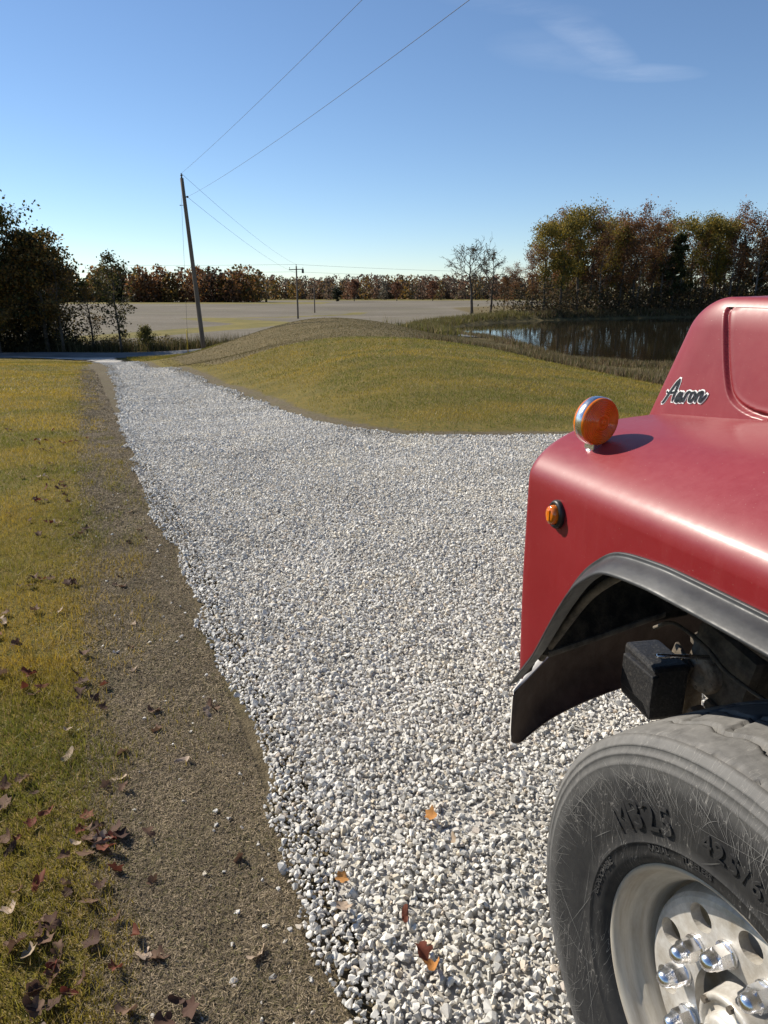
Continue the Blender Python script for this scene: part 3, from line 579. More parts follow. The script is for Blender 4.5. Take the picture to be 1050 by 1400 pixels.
# ------------------------------------------------------------------ trees
def tree_arrays(seed, Ht, r0, nmain=16, f0=.3, spread=.35, up=.5, sub=5, twig=3, leaves=3000, lsize=.16, pal=((.1, .09, .03),), crown=None, jit=.35, lean=0, top=.9, tw=1.0):
    r = np.random.default_rng(seed); WV, WF, o = [], [], 0; ends = []
    def add(P, rad, n):
        nonlocal o
        v, f = tube_arrays(P, rad, n); WV.append(v); WF.append(f + o); o += len(v)
    n = 11; t = np.linspace(0, 1, n); tr = np.zeros((n, 3)); tr[:, 2] = t * Ht * top - .25 * (t == 0)
    tr[:, :2] = np.cumsum(r.normal(0, Ht * .011, (n, 2)), 0) * t[:, None] ** .5; tr[:, 0] += lean * Ht * t
    trad = r0 * (1 - t) ** .8 + .012; trad[0] *= 1.35; add(tr, trad, 7)
    for b in range(nmain):
        f = f0 + (1 - f0) * ((b + r.uniform(0, 1)) / nmain) ** .85; f = min(f, .985); k_ = f * (n - 1); i = int(k_); p = tr[i] + (tr[min(i + 1, n - 1)] - tr[i]) * (k_ - i)
        az = b * 2.4 + r.normal(0, .4); prof = crown(f) if crown else (1 - abs(f - .55) * .9)
        Lb = Ht * spread * max(.15, prof) * r.uniform(.7, 1.2); d = np.array([math.cos(az), math.sin(az), up + r.normal(0, .15)]); d /= np.linalg.norm(d)
        m = 6; B = [p]
        for s in range(m - 1):
            d = d + r.normal(0, .17, 3) + np.array([0, 0, .05]); d /= np.linalg.norm(d); B.append(B[-1] + d * Lb / (m - 1))
        B = np.array(B); rb = r0 * .42 * (1 - f * .6); add(B, np.linspace(rb, .012, m), 4); ends.append(B[-3:])
        for s in range(sub):
            q = r.uniform(.25, 1) * (m - 1); i = min(int(q), m - 2); p2 = B[i] + (B[i + 1] - B[i]) * (q - i)
            d2 = (B[i + 1] - B[i]); d2 = d2 / np.linalg.norm(d2) + r.normal(0, .55, 3); d2[2] += .12; d2 /= np.linalg.norm(d2); L2 = Lb * r.uniform(.25, .5)
            S = [p2]
            for _ in range(3): d2 = d2 + r.normal(0, .2, 3); d2 /= np.linalg.norm(d2); S.append(S[-1] + d2 * L2 / 3)
            S = np.array(S); add(S, np.linspace(max(.012 * tw, rb * .35), .007 * tw, 4), 3); ends.append(S)
            for _ in range(twig):
                p3 = S[r.integers(1, 4)]; d3 = d2 + r.normal(0, .6, 3); d3 /= np.linalg.norm(d3); Tw = np.array([p3, p3 + d3 * L2 * .25, p3 + (d3 + r.normal(0, .25, 3)) * L2 * .5]); add(Tw, (.009 * tw, .007 * tw, .004 * tw), 3); ends.append(Tw)
    W = (np.concatenate(WV), np.concatenate(WF)); LV = None
    if leaves:
        # leaf clumps on the twigs: some twigs bare, some heavy
        E_ = np.array([e[r.integers(0, len(e))] for e in ends for _ in range(2)]); wgt = r.gamma(.7, 1, len(E_)); wgt /= wgt.sum()
        c = E_[r.choice(len(E_), leaves, p=wgt)] + r.normal(0, jit, (leaves, 3)) * np.array([1, 1, .7])
        a = r.normal(size=(leaves, 3)); a /= np.linalg.norm(a, axis=1, keepdims=True); b = np.cross(a, r.normal(size=(leaves, 3))); b /= np.linalg.norm(b, axis=1, keepdims=True)
        s = lsize * r.uniform(.5, 1.3, (leaves, 1)); V = np.stack([c - a * s * .5, c + b * s * .32, c + a * s * .5, c - b * s * .32], 1).reshape(-1, 3)
        pl = np.array(pal); base = pl[r.integers(0, len(pl), leaves)]; grp = noise2(c[:, 0] + c[:, 2], c[:, 1] + seed, 1.4, seed, 2)[:, None]
        col = base * r.uniform(.65, 1.2, (leaves, 1)) * (.75 + .5 * grp); LV = (V, np.arange(4 * leaves).reshape(-1, 4), np.repeat(col, 4, 0))
    return W, LV
def tree_kind(seed, bark=BARK, **kw):
    W, LV = tree_arrays(seed, **kw); tm = np_mesh('trunk', W[0], W[1], smooth=True); tm.materials.append(bark); cm = None
    if LV is not None: cm = np_mesh('crown', *LV[:2], LV[2]); cm.materials.append(FOLIAGE)
    return tm, cm
def plant_tree(kind, x, y, sc, rz, name, label, cat='tree', group=None, z=None):
    root = empty(name, (x, y, float(height(x, y)) if z is None else z), rz); root.scale = sc if isinstance(sc, tuple) else (sc, sc, sc); tag(root, label, cat, group)
    o = bpy.data.objects.new('trunk', kind[0]); COL.objects.link(o); o.parent = root
    if kind[1]: o = bpy.data.objects.new('crown', kind[1]); COL.objects.link(o); o.parent = root
    return root
oval = lambda f: math.sin(min(1, max(0, (f - .12) / .88)) * math.pi * .85 + .35)
high = lambda f: .35 + .75 * math.exp(-((f - .78) / .22) ** 2)
OLV = [(.23, .175, .03), (.17, .145, .034), (.30, .205, .03), (.13, .12, .034)]; RUST = [(.25, .11, .045), (.19, .09, .045), (.29, .145, .05), (.15, .09, .05)]
DKG = [(.055, .065, .02), (.08, .08, .023), (.04, .05, .016)]; BRN = [(.22, .125, .036), (.15, .10, .034), (.28, .16, .034), (.095, .085, .028)]
GOLD = [(.30, .21, .03), (.24, .17, .034), (.18, .145, .034)]
KA = [tree_kind(201, Ht=14, r0=.2, nmain=20, f0=.32, spread=.25, up=.75, leaves=6500, lsize=.28, pal=OLV, crown=high, jit=.55),
      tree_kind(202, Ht=15, r0=.22, nmain=20, f0=.36, spread=.23, up=.8, leaves=6200, lsize=.28, pal=OLV + GOLD[:1], crown=high, jit=.55)]
KB = [tree_kind(203, Ht=15, r0=.19, nmain=20, f0=.3, spread=.2, up=.9, leaves=4600, lsize=.26, pal=RUST, crown=high, jit=.5),
      tree_kind(204, Ht=14, r0=.18, nmain=22, f0=.25, spread=.2, up=.9, leaves=4600, lsize=.26, pal=RUST + BRN[:1], crown=oval, jit=.5)]
KC = [tree_kind(205, bark=GBARK, Ht=14, r0=.17, nmain=22, f0=.3, spread=.2, up=1.0, twig=4, leaves=1500, lsize=.28, pal=BRN, crown=oval),
      tree_kind(206, bark=GBARK, Ht=13, r0=.16, nmain=22, f0=.25, spread=.2, up=1.0, twig=4, leaves=900, lsize=.28, pal=RUST, crown=oval)]
KD = [tree_kind(207, Ht=12, r0=.2, nmain=30, f0=.15, spread=.26, up=.25, leaves=6000, lsize=.34, pal=DKG, crown=lambda f: 1.15 - f, jit=.22)]
WOODS = 'woods along the far bank of the pond'
wood_lab = dict(A='olive yellow broadleaf tree in the pond woods', B='rust red half bare tree in the pond woods', C='bare pale grey tree with few leaves in the pond woods', D='dark evergreen cedar among the bare pond trees')
wr = np.random.default_rng(77); first = {}
rows = []
front = [('B', 21.6, .62), ('A', 23.5, .82), ('A', 26.2, .95), ('A', 29.0, .98), ('B', 31.0, .97), ('C', 33.0, .98), ('A', 34.8, .88), ('B', 36.6, 1.0), ('B', 38.8, 1.03), ('C', 40.5, 1.05), ('B', 42.6, 1.0), ('C', 44.6, .95), ('D', 46.3, 1.08), ('C', 48.0, 1.0), ('A', 50.2, 1.03), ('C', 52.4, 1.05), ('A', 54.5, 1.04), ('C', 56.6, 1.02), ('B', 58.8, 1.08), ('C', 61, 1.05), ('B', 63.5, 1.1), ('A', 66.5, 1.05)]
for kd, xx, s in front:
    yy = np.interp(xx, [20, 23, 36, 48, 61, 75], [105, 107, 114, 119.5, 121.5, 118]) + wr.uniform(.3, 2.5); rows.append((kd, xx, yy, s, 0))
for xx in np.arange(26, 72, 2.6):
    yy = np.interp(xx, [20, 23, 36, 48, 61, 75], [105, 107, 114, 119.5, 121.5, 118]) + wr.uniform(5, 10); rows.append(('BCABCDA'[int(wr.integers(0, 7))], xx + wr.normal(0, .6), yy, wr.uniform(.85, 1.05), 1))
for xx in np.arange(28, 76, 3.2):
    yy = np.interp(xx, [20, 36, 61, 75], [105, 114, 121.5, 118]) + wr.uniform(12, 20); rows.append(('ABDCB'[int(wr.integers(0, 5))], xx + wr.normal(0, .8), yy, wr.uniform(.9, 1.1), 2))
for q_ in range(16):
    xx = 70 + q_ * 1.5 + wr.uniform(0, 1); yy = 119 - 1.3 * q_ + wr.uniform(0, 9); rows.append(('BCABCDA'[q_ % 7], xx, yy, wr.uniform(.85, 1.08), 1))
for i, (kd, xx, yy, s, rw) in enumerate(rows):
    KK = dict(A=KA, B=KB, C=KC, D=KD)[kd]; kind = KK[i % len(KK)]
    plant_tree(kind, xx, yy, s, wr.uniform(0, 6.28), dict(A='olive_tree', B='rust_tree', C='bare_tree', D='cedar_tree')[kd].replace('olive_tree', 'broadleaf_tree'), wood_lab[kd] + (' at the water edge', ' behind the front row', ' in the rearmost row')[rw], 'tree', WOODS)
# understory brush of those woods
def brush(name, label, line, n, w, hh, size, pal, seed, cat='brush'):
    r = np.random.default_rng(seed); P = smooth_curve(line, 14); i = r.integers(0, len(P), n); x = P[i, 0] + r.normal(0, w, n); y = P[i, 1] + r.normal(0, w, n)
    kx = (poly_sd(x, y, POND) > .2) & (line_d(x, y, ROAD) > 3.2); x, y = x[kx], y[kx]; n = len(x)
    c = np.stack([x, y, height(x, y) + hh * r.random(n) ** 1.6 * (.35 + 1.2 * noise2(x, y, 2.2, seed, 2))], -1)
    a = r.normal(size=(n, 3)); a /= np.linalg.norm(a, axis=1, keepdims=True); b = np.cross(a, r.normal(size=(n, 3))); b /= np.linalg.norm(b, axis=1, keepdims=True)
    s = size * r.uniform(.5, 1.3, (n, 1)); V = np.stack([c - a * s * .5, c + b * s * .3, c + a * s * .5, c - b * s * .3], 1).reshape(-1, 3)
    col = np.array(pal)[r.integers(0, len(pal), n)] * r.uniform(.5, 1.2, (n, 1)); g = link(name, np_mesh(name, V, np.arange(4 * n).reshape(-1, 4), np.repeat(col, 4, 0)), FOLIAGE); tag(g, label, cat, kind='stuff')
brush('woodland_brush', 'dark brush under the woods behind the pond', [(22, 109), (36, 117), (48, 122.5), (61, 125), (76, 122)], 44000, 3.2, 4.4, .36, [(.09, .07, .035), (.13, .095, .045), (.16, .10, .05), (.06, .058, .026)], 81)
brush('low_brush', 'thin low brush around the slim young roadside tree', [(-25.5, 59.5), (-22, 60), (-17, 60)], 3500, .7, 1.0, .2, [(.12, .095, .04), (.09, .07, .03), (.2, .16, .07)], 83)
brush('roadside_brush', 'dark brush under the trees across the road', [(-46, 59), (-36, 59.5), (-29.5, 59.5), (-27, 60)], 24000, 1.6, 2.8, .26, [(.035, .033, .015), (.06, .048, .02), (.03, .032, .012), (.11, .08, .03)], 82)
# bare pair left of the pond
KE = [tree_kind(210, bark=BARK, Ht=9.6, r0=.2, nmain=20, f0=.18, spread=.42, up=.75, sub=7, twig=5, leaves=420, lsize=.2, pal=[(.10, .095, .05), (.14, .11, .05)], crown=oval, jit=.3, top=.85, tw=2.6),
      tree_kind(211, bark=BARK, Ht=9.0, r0=.17, nmain=18, f0=.2, spread=.36, up=.85, sub=7, twig=5, leaves=320, lsize=.2, pal=[(.10, .095, .05), (.14, .11, .05)], crown=oval, jit=.3, top=.85, tw=2.6)]
plant_tree(KE[0], 13.4, 112.5, 1.12, .4, 'bare_tree', 'wide bare tree standing alone at the pond corner', 'tree')
plant_tree(KE[1], 16.4, 113.5, 1.1, 2.2, 'bare_tree', 'narrow bare tree beside the wide bare tree at the pond corner', 'tree')
plant_tree(KB[1], 18.6, 114.5, (.5, .5, .42), 1.2, 'young_tree', 'low reddish young tree between the bare pair and the woods', 'tree')
plant_tree(KB[0], 20.6, 118, (.5, .5, .5), 3.2, 'young_tree', 'small rusty young tree at the left edge of the pond woods', 'tree')
# roadside trees on the left
KL = [tree_kind(220, Ht=10.5, r0=.2, nmain=24, f0=.14, spread=.38, up=.6, leaves=11500, lsize=.23, pal=DKG + [(.075, .065, .02)], crown=oval, jit=.45),
      tree_kind(221, Ht=8.5, r0=.16, nmain=22, f0=.16, spread=.36, up=.6, leaves=9500, lsize=.22, pal=BRN + DKG, crown=oval, jit=.32),
      tree_kind(222, Ht=8.0, r0=.15, nmain=20, f0=.2, spread=.34, up=.7, leaves=8500, lsize=.24, pal=BRN, crown=oval, jit=.32),
      tree_kind(223, Ht=7.0, r0=.11, nmain=20, f0=.12, spread=.32, up=.8, twig=4, leaves=1500, lsize=.17, pal=BRN, crown=oval, jit=.25)]
LG_ = 'trees across the road on the left'
for kd, xx, yy, s, nm, lb in [(0, -31.2, 57, 1.0, 'dark_tree', 'tall dark green tree, tallest of the trees across the road'), (0, -35, 58.5, 1.05, 'dark_tree', 'big dark green tree at the back of the trees across the road'),
        (1, -28.2, 58, .98, 'brown_tree', 'brown and green tree in front of the tall dark green trees'), (2, -26.6, 57.5, .92, 'brown_tree', 'orange brown tree beside the bare saplings across the road'),
        (1, -28.6, 60.5, .82, 'brown_tree', 'smaller brown and green tree behind the orange brown tree'), (3, -25.2, 57, .92, 'bare_sapling', 'thin nearly bare sapling at the end of the roadside trees'),
        (2, -29.6, 55.8, .75, 'brown_tree', 'low orange brown tree at the road edge under the dark trees'), (3, -23.4, 58.6, .66, 'bare_sapling', 'short nearly bare sapling next to the young leafy roadside tree'),
        (0, -40, 57.5, 1.0, 'dark_tree', 'dark green tree at the outer end of the roadside row'), (1, -33, 55.9, .7, 'brown_tree', 'small brown and green tree leaning over the road')]:
    plant_tree(KL[kd], xx, yy, s * 1.14, yy * 1.7, nm, lb, 'tree', LG_)
KS = tree_kind(225, Ht=7.6, r0=.085, nmain=26, f0=.14, spread=.26, up=.7, sub=4, leaves=2300, lsize=.2, pal=[(.085, .075, .022), (.11, .08, .025), (.06, .06, .02)], crown=oval, jit=.2, top=.95)
plant_tree(KS, -20.7, 57.2, (.98, .98, .98), .3, 'young_tree', 'slim young tree with thin olive leaves standing alone by the road', 'tree')
KBu = tree_kind(226, Ht=2.6, r0=.05, nmain=16, f0=.05, spread=.45, up=.9, leaves=2600, lsize=.17, pal=[(.14, .125, .03), (.10, .10, .028), (.18, .15, .04)], crown=lambda f: 1.1 - f * .7, jit=.2)
plant_tree(KBu, -19.0, 58, .72, 0, 'shrub', 'bright olive shrub at the foot of the slim young tree', 'shrub')
# far woods: reads as one mass
def far_wood(name, label, seed, spots, Ht, pal_sets, leaves=170, lsize=1.1):
    r = np.random.default_rng(seed); VV, CC, TV, TF, to = [], [], [], [], 0
    for (x, y) in spots:
        h_ = Ht * r.uniform(.72, 1.12); pal = pal_sets[r.integers(0, len(pal_sets))]; z0 = float(height(x, y)); n = leaves
        th = r.uniform(0, 2 * np.pi, n); hz = r.beta(.95, 1.15, n); rr = h_ * .36 * np.sqrt(r.random(n)) * np.clip(np.sin(np.clip(hz * .8 + .17, .05, .97) * np.pi) ** .6, .2, 1)
        c = np.stack([x + rr * np.cos(th), y + rr * np.sin(th), z0 + h_ * (.02 + .98 * hz)], -1) + r.normal(0, .25, (n, 3))
        a = r.normal(size=(n, 3)); a /= np.linalg.norm(a, axis=1, keepdims=True); b = np.cross(a, r.normal(size=(n, 3))); b /= np.linalg.norm(b, axis=1, keepdims=True); s = lsize * r.uniform(.45, 1.3, (n, 1))
        VV.append(np.stack([c - a * s * .5, c + b * s * .35, c + a * s * .5, c - b * s * .35], 1).reshape(-1, 3)); CC.append(np.repeat(np.array(pal)[r.integers(0, len(pal), n)] * r.uniform(.55, 1.2, (n, 1)), 4, 0))
        tx, ty = r.normal(0, .6, 2); v, f = tube_arrays([(x, y, z0 - .3), (x + tx * .3, y, z0 + h_ * .45), (x + tx, y, z0 + h_ * 1.0)], (.22, .14, .03), 4); TV.append(v); TF.append(f + to); to += len(v)
        for _ in range(3):
            hb = r.uniform(.4, .8) * h_; v, f = tube_arrays([(x, y, z0 + hb), (x + r.normal(0, 1), y, z0 + hb + 1.2), (x + r.normal(0, 2.2), y, z0 + hb + h_ * .28)], (.09, .06, .02), 3); TV.append(v); TF.append(f + to); to += len(v)
    V = np.concatenate(VV); C = np.concatenate(CC); T_ = np.concatenate(TV); Fl = np.arange(len(V)).reshape(-1, 4)
    me = np_mesh(name, np.concatenate([V, T_]), np.concatenate([Fl, np.concatenate(TF) + len(V)]), np.concatenate([C, np.tile([[.05, .042, .035]], (len(T_), 1))])); g = link(name, me, FOLIAGE); tag(g, label, 'woods', kind='stuff')
fr = np.random.default_rng(5)
S1 = [(x + fr.normal(0, 1.2), 288 + fr.uniform(0, 22)) for x in np.linspace(-200, -52, 130)]
far_wood('autumn_woods', 'dense autumn woods of dark rust trees across the stubble field', 91, S1, 12.8, [RUST, RUST, BRN, [(.10, .05, .03), (.07, .05, .03)], DKG], 300, 1.3)
S2 = [(x + fr.normal(0, 2), 425 + fr.uniform(0, 40)) for x in np.linspace(-110, 130, 260)] + [(x, 410 + fr.uniform(-10, 5)) for x in np.linspace(-70, 80, 16)]
far_wood('far_tree_line', 'low brown tree line at the far end of the stubble field', 92, S2, 12.6, [[(.20, .13, .085), (.15, .105, .075)], [(.23, .125, .075), (.17, .10, .065)], [(.15, .125, .09), (.11, .10, .075)], BRN], 170, 1.35)  # leaf colours lightened to paint in the haze of distance
S3 = [(x + fr.normal(0, 2), 470 + fr.uniform(0, 60)) for x in np.linspace(-420, -120, 50)] + [(x + fr.normal(0, 2), 420 + fr.uniform(0, 60)) for x in np.linspace(130, 420, 110)]
far_wood('outer_tree_line', 'tree line closing the fields to either side', 93, S3, 13, [[(.12, .08, .05), (.10, .07, .05)], BRN], 110, 1.5)
KF = [tree_kind(230, Ht=10, r0=.2, nmain=22, f0=.1, spread=.36, up=.6, leaves=1300, lsize=.75, pal=[(.19, .085, .045), (.14, .07, .04)], crown=oval, jit=.5), tree_kind(231, Ht=5.6, r0=.15, nmain=20, f0=.05, spread=.45, up=.6, leaves=1700, lsize=.6, pal=[(.018, .022, .010), (.026, .03, .014)], crown=oval, jit=.4)]
plant_tree(KF[1], -21.2, 330, 1.0, 0, 'evergreen_tree', 'round dark evergreen alone at the edge of the far field', 'tree')
for xx, yy, s, lb in ((-13.5, 335, .95, 'rust red round tree right of the lone dark evergreen'), (6, 345, .88, 'pair of rust crowns seen apart before the far tree line'), (23, 350, .92, 'slim rust tree standing before the far tree line near the pond')):
    plant_tree(KF[0], xx, yy, s, xx, 'rust_tree', lb.replace('pair of rust crowns seen apart', 'middle rust tree standing apart'), 'tree')

# ------------------------------------------------------------------ poles and wires
def pole(name, label, base, top, r0, r1, arms=False, pin=True):
    b = Vector((base[0], base[1], float(height(base[0], base[1])) - .3)); t = Vector(top); root = empty(name, (b.x, b.y, b.z + .3)); tag(root, label, 'pole'); loc = root.location
    pts = [np.array(b.lerp(t, f) - loc) for f in np.linspace(0, 1, 8)]; rr = np.linspace(r0, r1, 8); tube('shaft', pts, rr, POLEWOOD, root, 12)
    tl = t - loc
    if pin:
        o = link('insulator', lathe_mesh('insulator', [(0, .0), (0, .05), (.06, .055), (.09, .03), (.13, .075), (.16, .07), (.2, .03), (.24, .05), (.27, .0)], 12, 'z'), PORCELAIN, root, tl)
        o = link('insulator', lathe_mesh('insulator', [(0, .0), (0, .03), (.1, .03), (.12, .06), (.2, .06), (.22, .0)], 10, 'x'), PORCELAIN, root, tl + Vector((.1, 0, -1.0)))
        o = link('bolt', lathe_mesh('bolt', [(-.18, 0), (-.18, .035), (-.15, .035), (-.15, .015), (.1, .015), (.1, 0)], 8, 'x'), WIRE, root, tl + Vector((-.05, 0, -1.45)))
    if arms:
        box('crossarm', (2.3, .1, .13), POLEWOOD, root, tl + Vector((0, -.17, -.5)), (0, R(-2), R(8)), .01)
        for xx in (-1.02, 1.02):
            link('insulator', lathe_mesh('insulator', [(0, 0), (0, .03), (.1, .03), (.12, .075), (.2, .06), (.24, 0)], 10, 'z'), PORCELAIN, root, tl + Vector((xx, -.17 + xx * .14, -.42)))
        link('insulator', lathe_mesh('insulator', [(0, 0), (0, .03), (.12, .03), (.14, .075), (.24, .06), (.28, 0)], 10, 'z'), PORCELAIN, root, tl)
        link('transformer', lathe_mesh('transformer', [(-.3, 0), (-.3, .16), (-.27, .18), (.25, .18), (.3, .14), (.36, .04), (.4, 0)], 14, 'z'), PORCELAIN, root, tl + Vector((1.0, .1, -.75)))
    return root
PT = (-11.72, 45.0, 7.95)
pole('utility_pole', 'tall leaning wooden utility pole beside the end of the gravel drive', (-11.15, 45), PT, .15, .105)
pole('utility_pole', 'wooden utility pole with a crossarm standing in the far field', (-13.8, 118), (-13.8, 118, 5.25), .15, .11, True, False)
pole('field_post', 'shorter bare wooden pole behind the crossarm pole', (-14.1, 150), (-14.1, 150, 2.1), .13, .10, False, False)
def wire(label, a, b, sag, r=.011, name='overhead_wire'):
    a = np.array(a, float); b = np.array(b, float); t = np.linspace(0, 1, 40)[:, None]; P = a + (b - a) * t; P[:, 2] -= (4 * sag * t * (1 - t))[:, 0]
    o = tube(name, P, r, WIRE, None, 5); tag(o, label, 'wire', 'overhead wires'); return o
wire('upper service wire from the leaning pole top toward the yard', (PT[0], PT[1], PT[2] + .25), (11.2, -9.5, 8.3), .35, .0055)
wire('lower service wire from the leaning pole toward the yard', (PT[0] + .25, PT[1], PT[2] - 1.0), (11.0, -9.2, 7.0), .55, .0055)
wire('upper wire from the leaning pole to the crossarm pole', (PT[0], PT[1], PT[2] + .25), (-13.8, 117.9, 5.5), .5, .008)
wire('lower wire from the leaning pole to the crossarm pole', (PT[0] + .25, PT[1], PT[2] - 1.0), (-13.8, 117.9, 4.2), .5, .008)
wire('field line wire running left from the crossarm pole tip', (-13.8, 117.9, 5.5), (-90, 106, 6.2), .55, .014); wire('field line wire running right from the crossarm pole tip', (-13.8, 117.9, 5.5), (60, 150, 5.2), .7, .014)
wire('field line wire running left from under the crossarm', (-13.8, 117.8, 4.4), (-90, 106, 5.2), .5, .014); wire('field line wire running right from under the crossarm', (-13.8, 117.8, 4.4), (60, 150, 4.2), .6, .014)
gz = float(height(-13.25, 49)); gw = empty('guy_wire', (-13.25, 49, gz)); tag(gw, 'thin guy wire with yellow guard anchored behind the leaning pole', 'wire')
tube('strand', [(PT[0] + 13.25 - .1, -4, PT[2] - .9 - gz), (.0, 0, .0)], .008, WIRE, gw, 5); tube('guard', [(.0, 0, -.1), (.06, -.16, .95), (.1, -.3, 1.7)], .03, YELLOW, gw, 8)

# ------------------------------------------------------------------ fallen leaves and loose stones
def leaf_mesh(seed, kind):
    r = np.random.default_rng(seed); n = 20; t = np.linspace(0, 2 * np.pi, n, endpoint=False)
    lob = (.74 + .15 * np.cos(5 * t + .3 * np.sin(t)) + r.normal(0, .07, n)) if kind == 'lobed' else (.72 + .12 * np.cos(2 * t))
    x = np.cos(t) * lob * (1 if kind == 'lobed' else 1.15); y = np.sin(t) * lob * (.95 if kind == 'lobed' else .6); cz = r.uniform(.45, 1.1)
    def warp(x, y): a = r0 = None; return cz * (x * np.cos(ph) + y * np.sin(ph)) ** 2 + .18 * np.sin(2.6 * x + p2) * np.cos(2.2 * y + p3)
    ph, p2, p3 = r.uniform(0, 6.28, 3); xi, yi = x * .5, y * .5
    V = [(0, 0, float(warp(np.array(0.), np.array(0.))))] + [(a, b, float(warp(a, b))) for a, b in zip(xi, yi)] + [(a, b, float(warp(a, b)) + r.normal(0, .06)) for a, b in zip(x, y)]
    F = [(0, 1 + i, 1 + (i + 1) % n) for i in range(n)] + [(1 + i, 1 + n + i, 1 + n + (i + 1) % n) for i in range(n)] + [(1 + i, 1 + n + (i + 1) % n, 1 + (i + 1) % n) for i in range(n)]
    V = np.array(V); V[:, 2] -= V[:, 2].min(); st = len(V); V = np.vstack([V, [(-.6, .02, .1), (-.6, -.03, .1), (-1.15, 0, .25)]]); F.append((st, st + 1, st + 2))
    return V * .5, np.array(F)
def leaf_mat(name, a, b):
    k = M(name, rough=.75, spec=.25); oi = k.n('ShaderNodeObjectInfo').outputs['Random']; c = k.mix(oi, a, b); c = k.mix(.4, c, k.ramp(k.noise(5, 4, .7), [(.3, .4), (.7, 1.)]), 'MULTIPLY'); k.color(c); k.translucent(c, .25); return k.m
LM = dict(brown=leaf_mat('leaf_brown', (.13, .07, .045), (.21, .13, .085)), dark=leaf_mat('leaf_dark', (.075, .042, .03), (.13, .07, .048)), red=leaf_mat('leaf_red', (.15, .035, .022), (.20, .07, .04)), tan=leaf_mat('leaf_tan', (.42, .32, .22), (.55, .42, .32)), orange=leaf_mat('leaf_orange', (.5, .22, .06), (.6, .30, .10)))
LMESH = {}
for kd in ('lobed', 'oval'):
    for q in range(3):
        V, F = leaf_mesh(300 + q + (kd == 'oval') * 10, kd)
        for mn, mm in LM.items(): me = np_mesh('leaf', V, F, smooth=True); me.materials.append(mm); LMESH[kd, q, mn] = me
lr = np.random.default_rng(404)
def leaf(x, y, colr, size, label, group=None, dz=.02, kd=None):
    kd = kd or ('lobed' if lr.random() < .75 else 'oval'); o = bpy.data.objects.new('fallen_leaf', LMESH[kd, int(lr.integers(0, 3)), colr]); COL.objects.link(o)
    o.location = (x, y, float(height(x, y)) + dz); o.rotation_euler = (lr.normal(0, .35), lr.normal(0, .35), lr.uniform(0, 6.28)); o.scale = (size, size, size * lr.uniform(.7, 1.3)); tag(o, label, 'leaf', group); return o
LAB = dict(brown='curled brown oak leaf lying in the left lawn', dark='dark shrivelled leaf lying in the left lawn', red='dark red leaf lying in the left lawn', tan='pale tan leaf lying in the left lawn')
cnt = 0; tries = 0
while cnt < 190 and tries < 9000:
    tries += 1; y = 1.25 + 9.5 * lr.random() ** 1.9; x = lr.uniform(-.6 * y - .9, -.2); u = float(edge_u(x, y)) ; p_ = math.exp(-((u - .78) / .42) ** 2) + .16 * (u > .5)
    if u < .42 or lr.random() > p_ or not bool(in_view(np.array(x), np.array(y), .05)): continue
    colr = ('brown', 'dark', 'red', 'tan')[int(lr.choice(4, p=[.44, .28, .16, .12]))]; nclump = 1 + (lr.random() < .3) * int(lr.integers(1, 4))
    for _ in range(nclump):
        leaf(x + lr.normal(0, .05) * (nclump > 1), y + lr.normal(0, .05) * (nclump > 1), colr, lr.uniform(.048, .085), LAB[colr] + (' among a clump of leaves' if nclump > 1 else ' on its own'), colr + ' leaves on the left lawn', .022); cnt += 1
        if lr.random() < .4: colr = ('brown', 'dark', 'red')[int(lr.integers(0, 3))]
for _ in range(26):
    y = 1.35 + 4.5 * lr.random() ** 1.6; u = lr.uniform(.05, .48); p_ = EDGE0 + EDIR * (y - 1.4) / .9232 + ENRM * u; leaf(p_[0], p_[1], 'brown' if lr.random() < .6 else 'tan', lr.uniform(.045, .075), 'dry leaf lying on the bare straw strip', 'leaves on the bare strip', .006)
for px, py, cr, s, lb in ((.169, 2.083, 'orange', .062, 'orange brown leaf lying alone on the gravel by the tyre'), (.105, 1.54, 'red', .07, 'red brown leaf on the gravel next to a yellow orange leaf'), (.135, 1.49, 'orange', .06, 'yellow orange leaf on the gravel next to a red brown leaf'), (.062, 1.66, 'red', .055, 'dark red leaf half tucked between the gravel stones'), (-.125, 1.69, 'tan', .07, 'pinkish tan leaf on the gravel edge'), (-.135, 1.80, 'orange', .055, 'small orange leaf on the gravel edge'), (.24, 1.97, 'tan', .05, 'pale curled leaf on the gravel beside the tyre')):
    leaf(px, py, cr, s, lb, None, .045)
SL = 'small pale limestone chip lying loose on the bare strip'
for q in range(170):
    y = 1.35 + 6.5 * lr.random() ** 1.5; u = .03 + .62 * lr.random() ** 1.7; p_ = EDGE0 + EDIR * (y - 1.4) / .9232 + ENRM * u; s = lr.uniform(.009, .028); o = bpy.data.objects.new('loose_stone', STONES[int(lr.integers(0, 14))]); COL.objects.link(o)
    o.location = (p_[0], p_[1], float(height(*p_)) + s * .18); o.rotation_euler = (lr.normal(0, .3), lr.normal(0, .3), lr.uniform(0, 6.28)); o.scale = (s * 1.1, s, s); tag(o, SL, 'stone', 'loose chips on the bare strip')

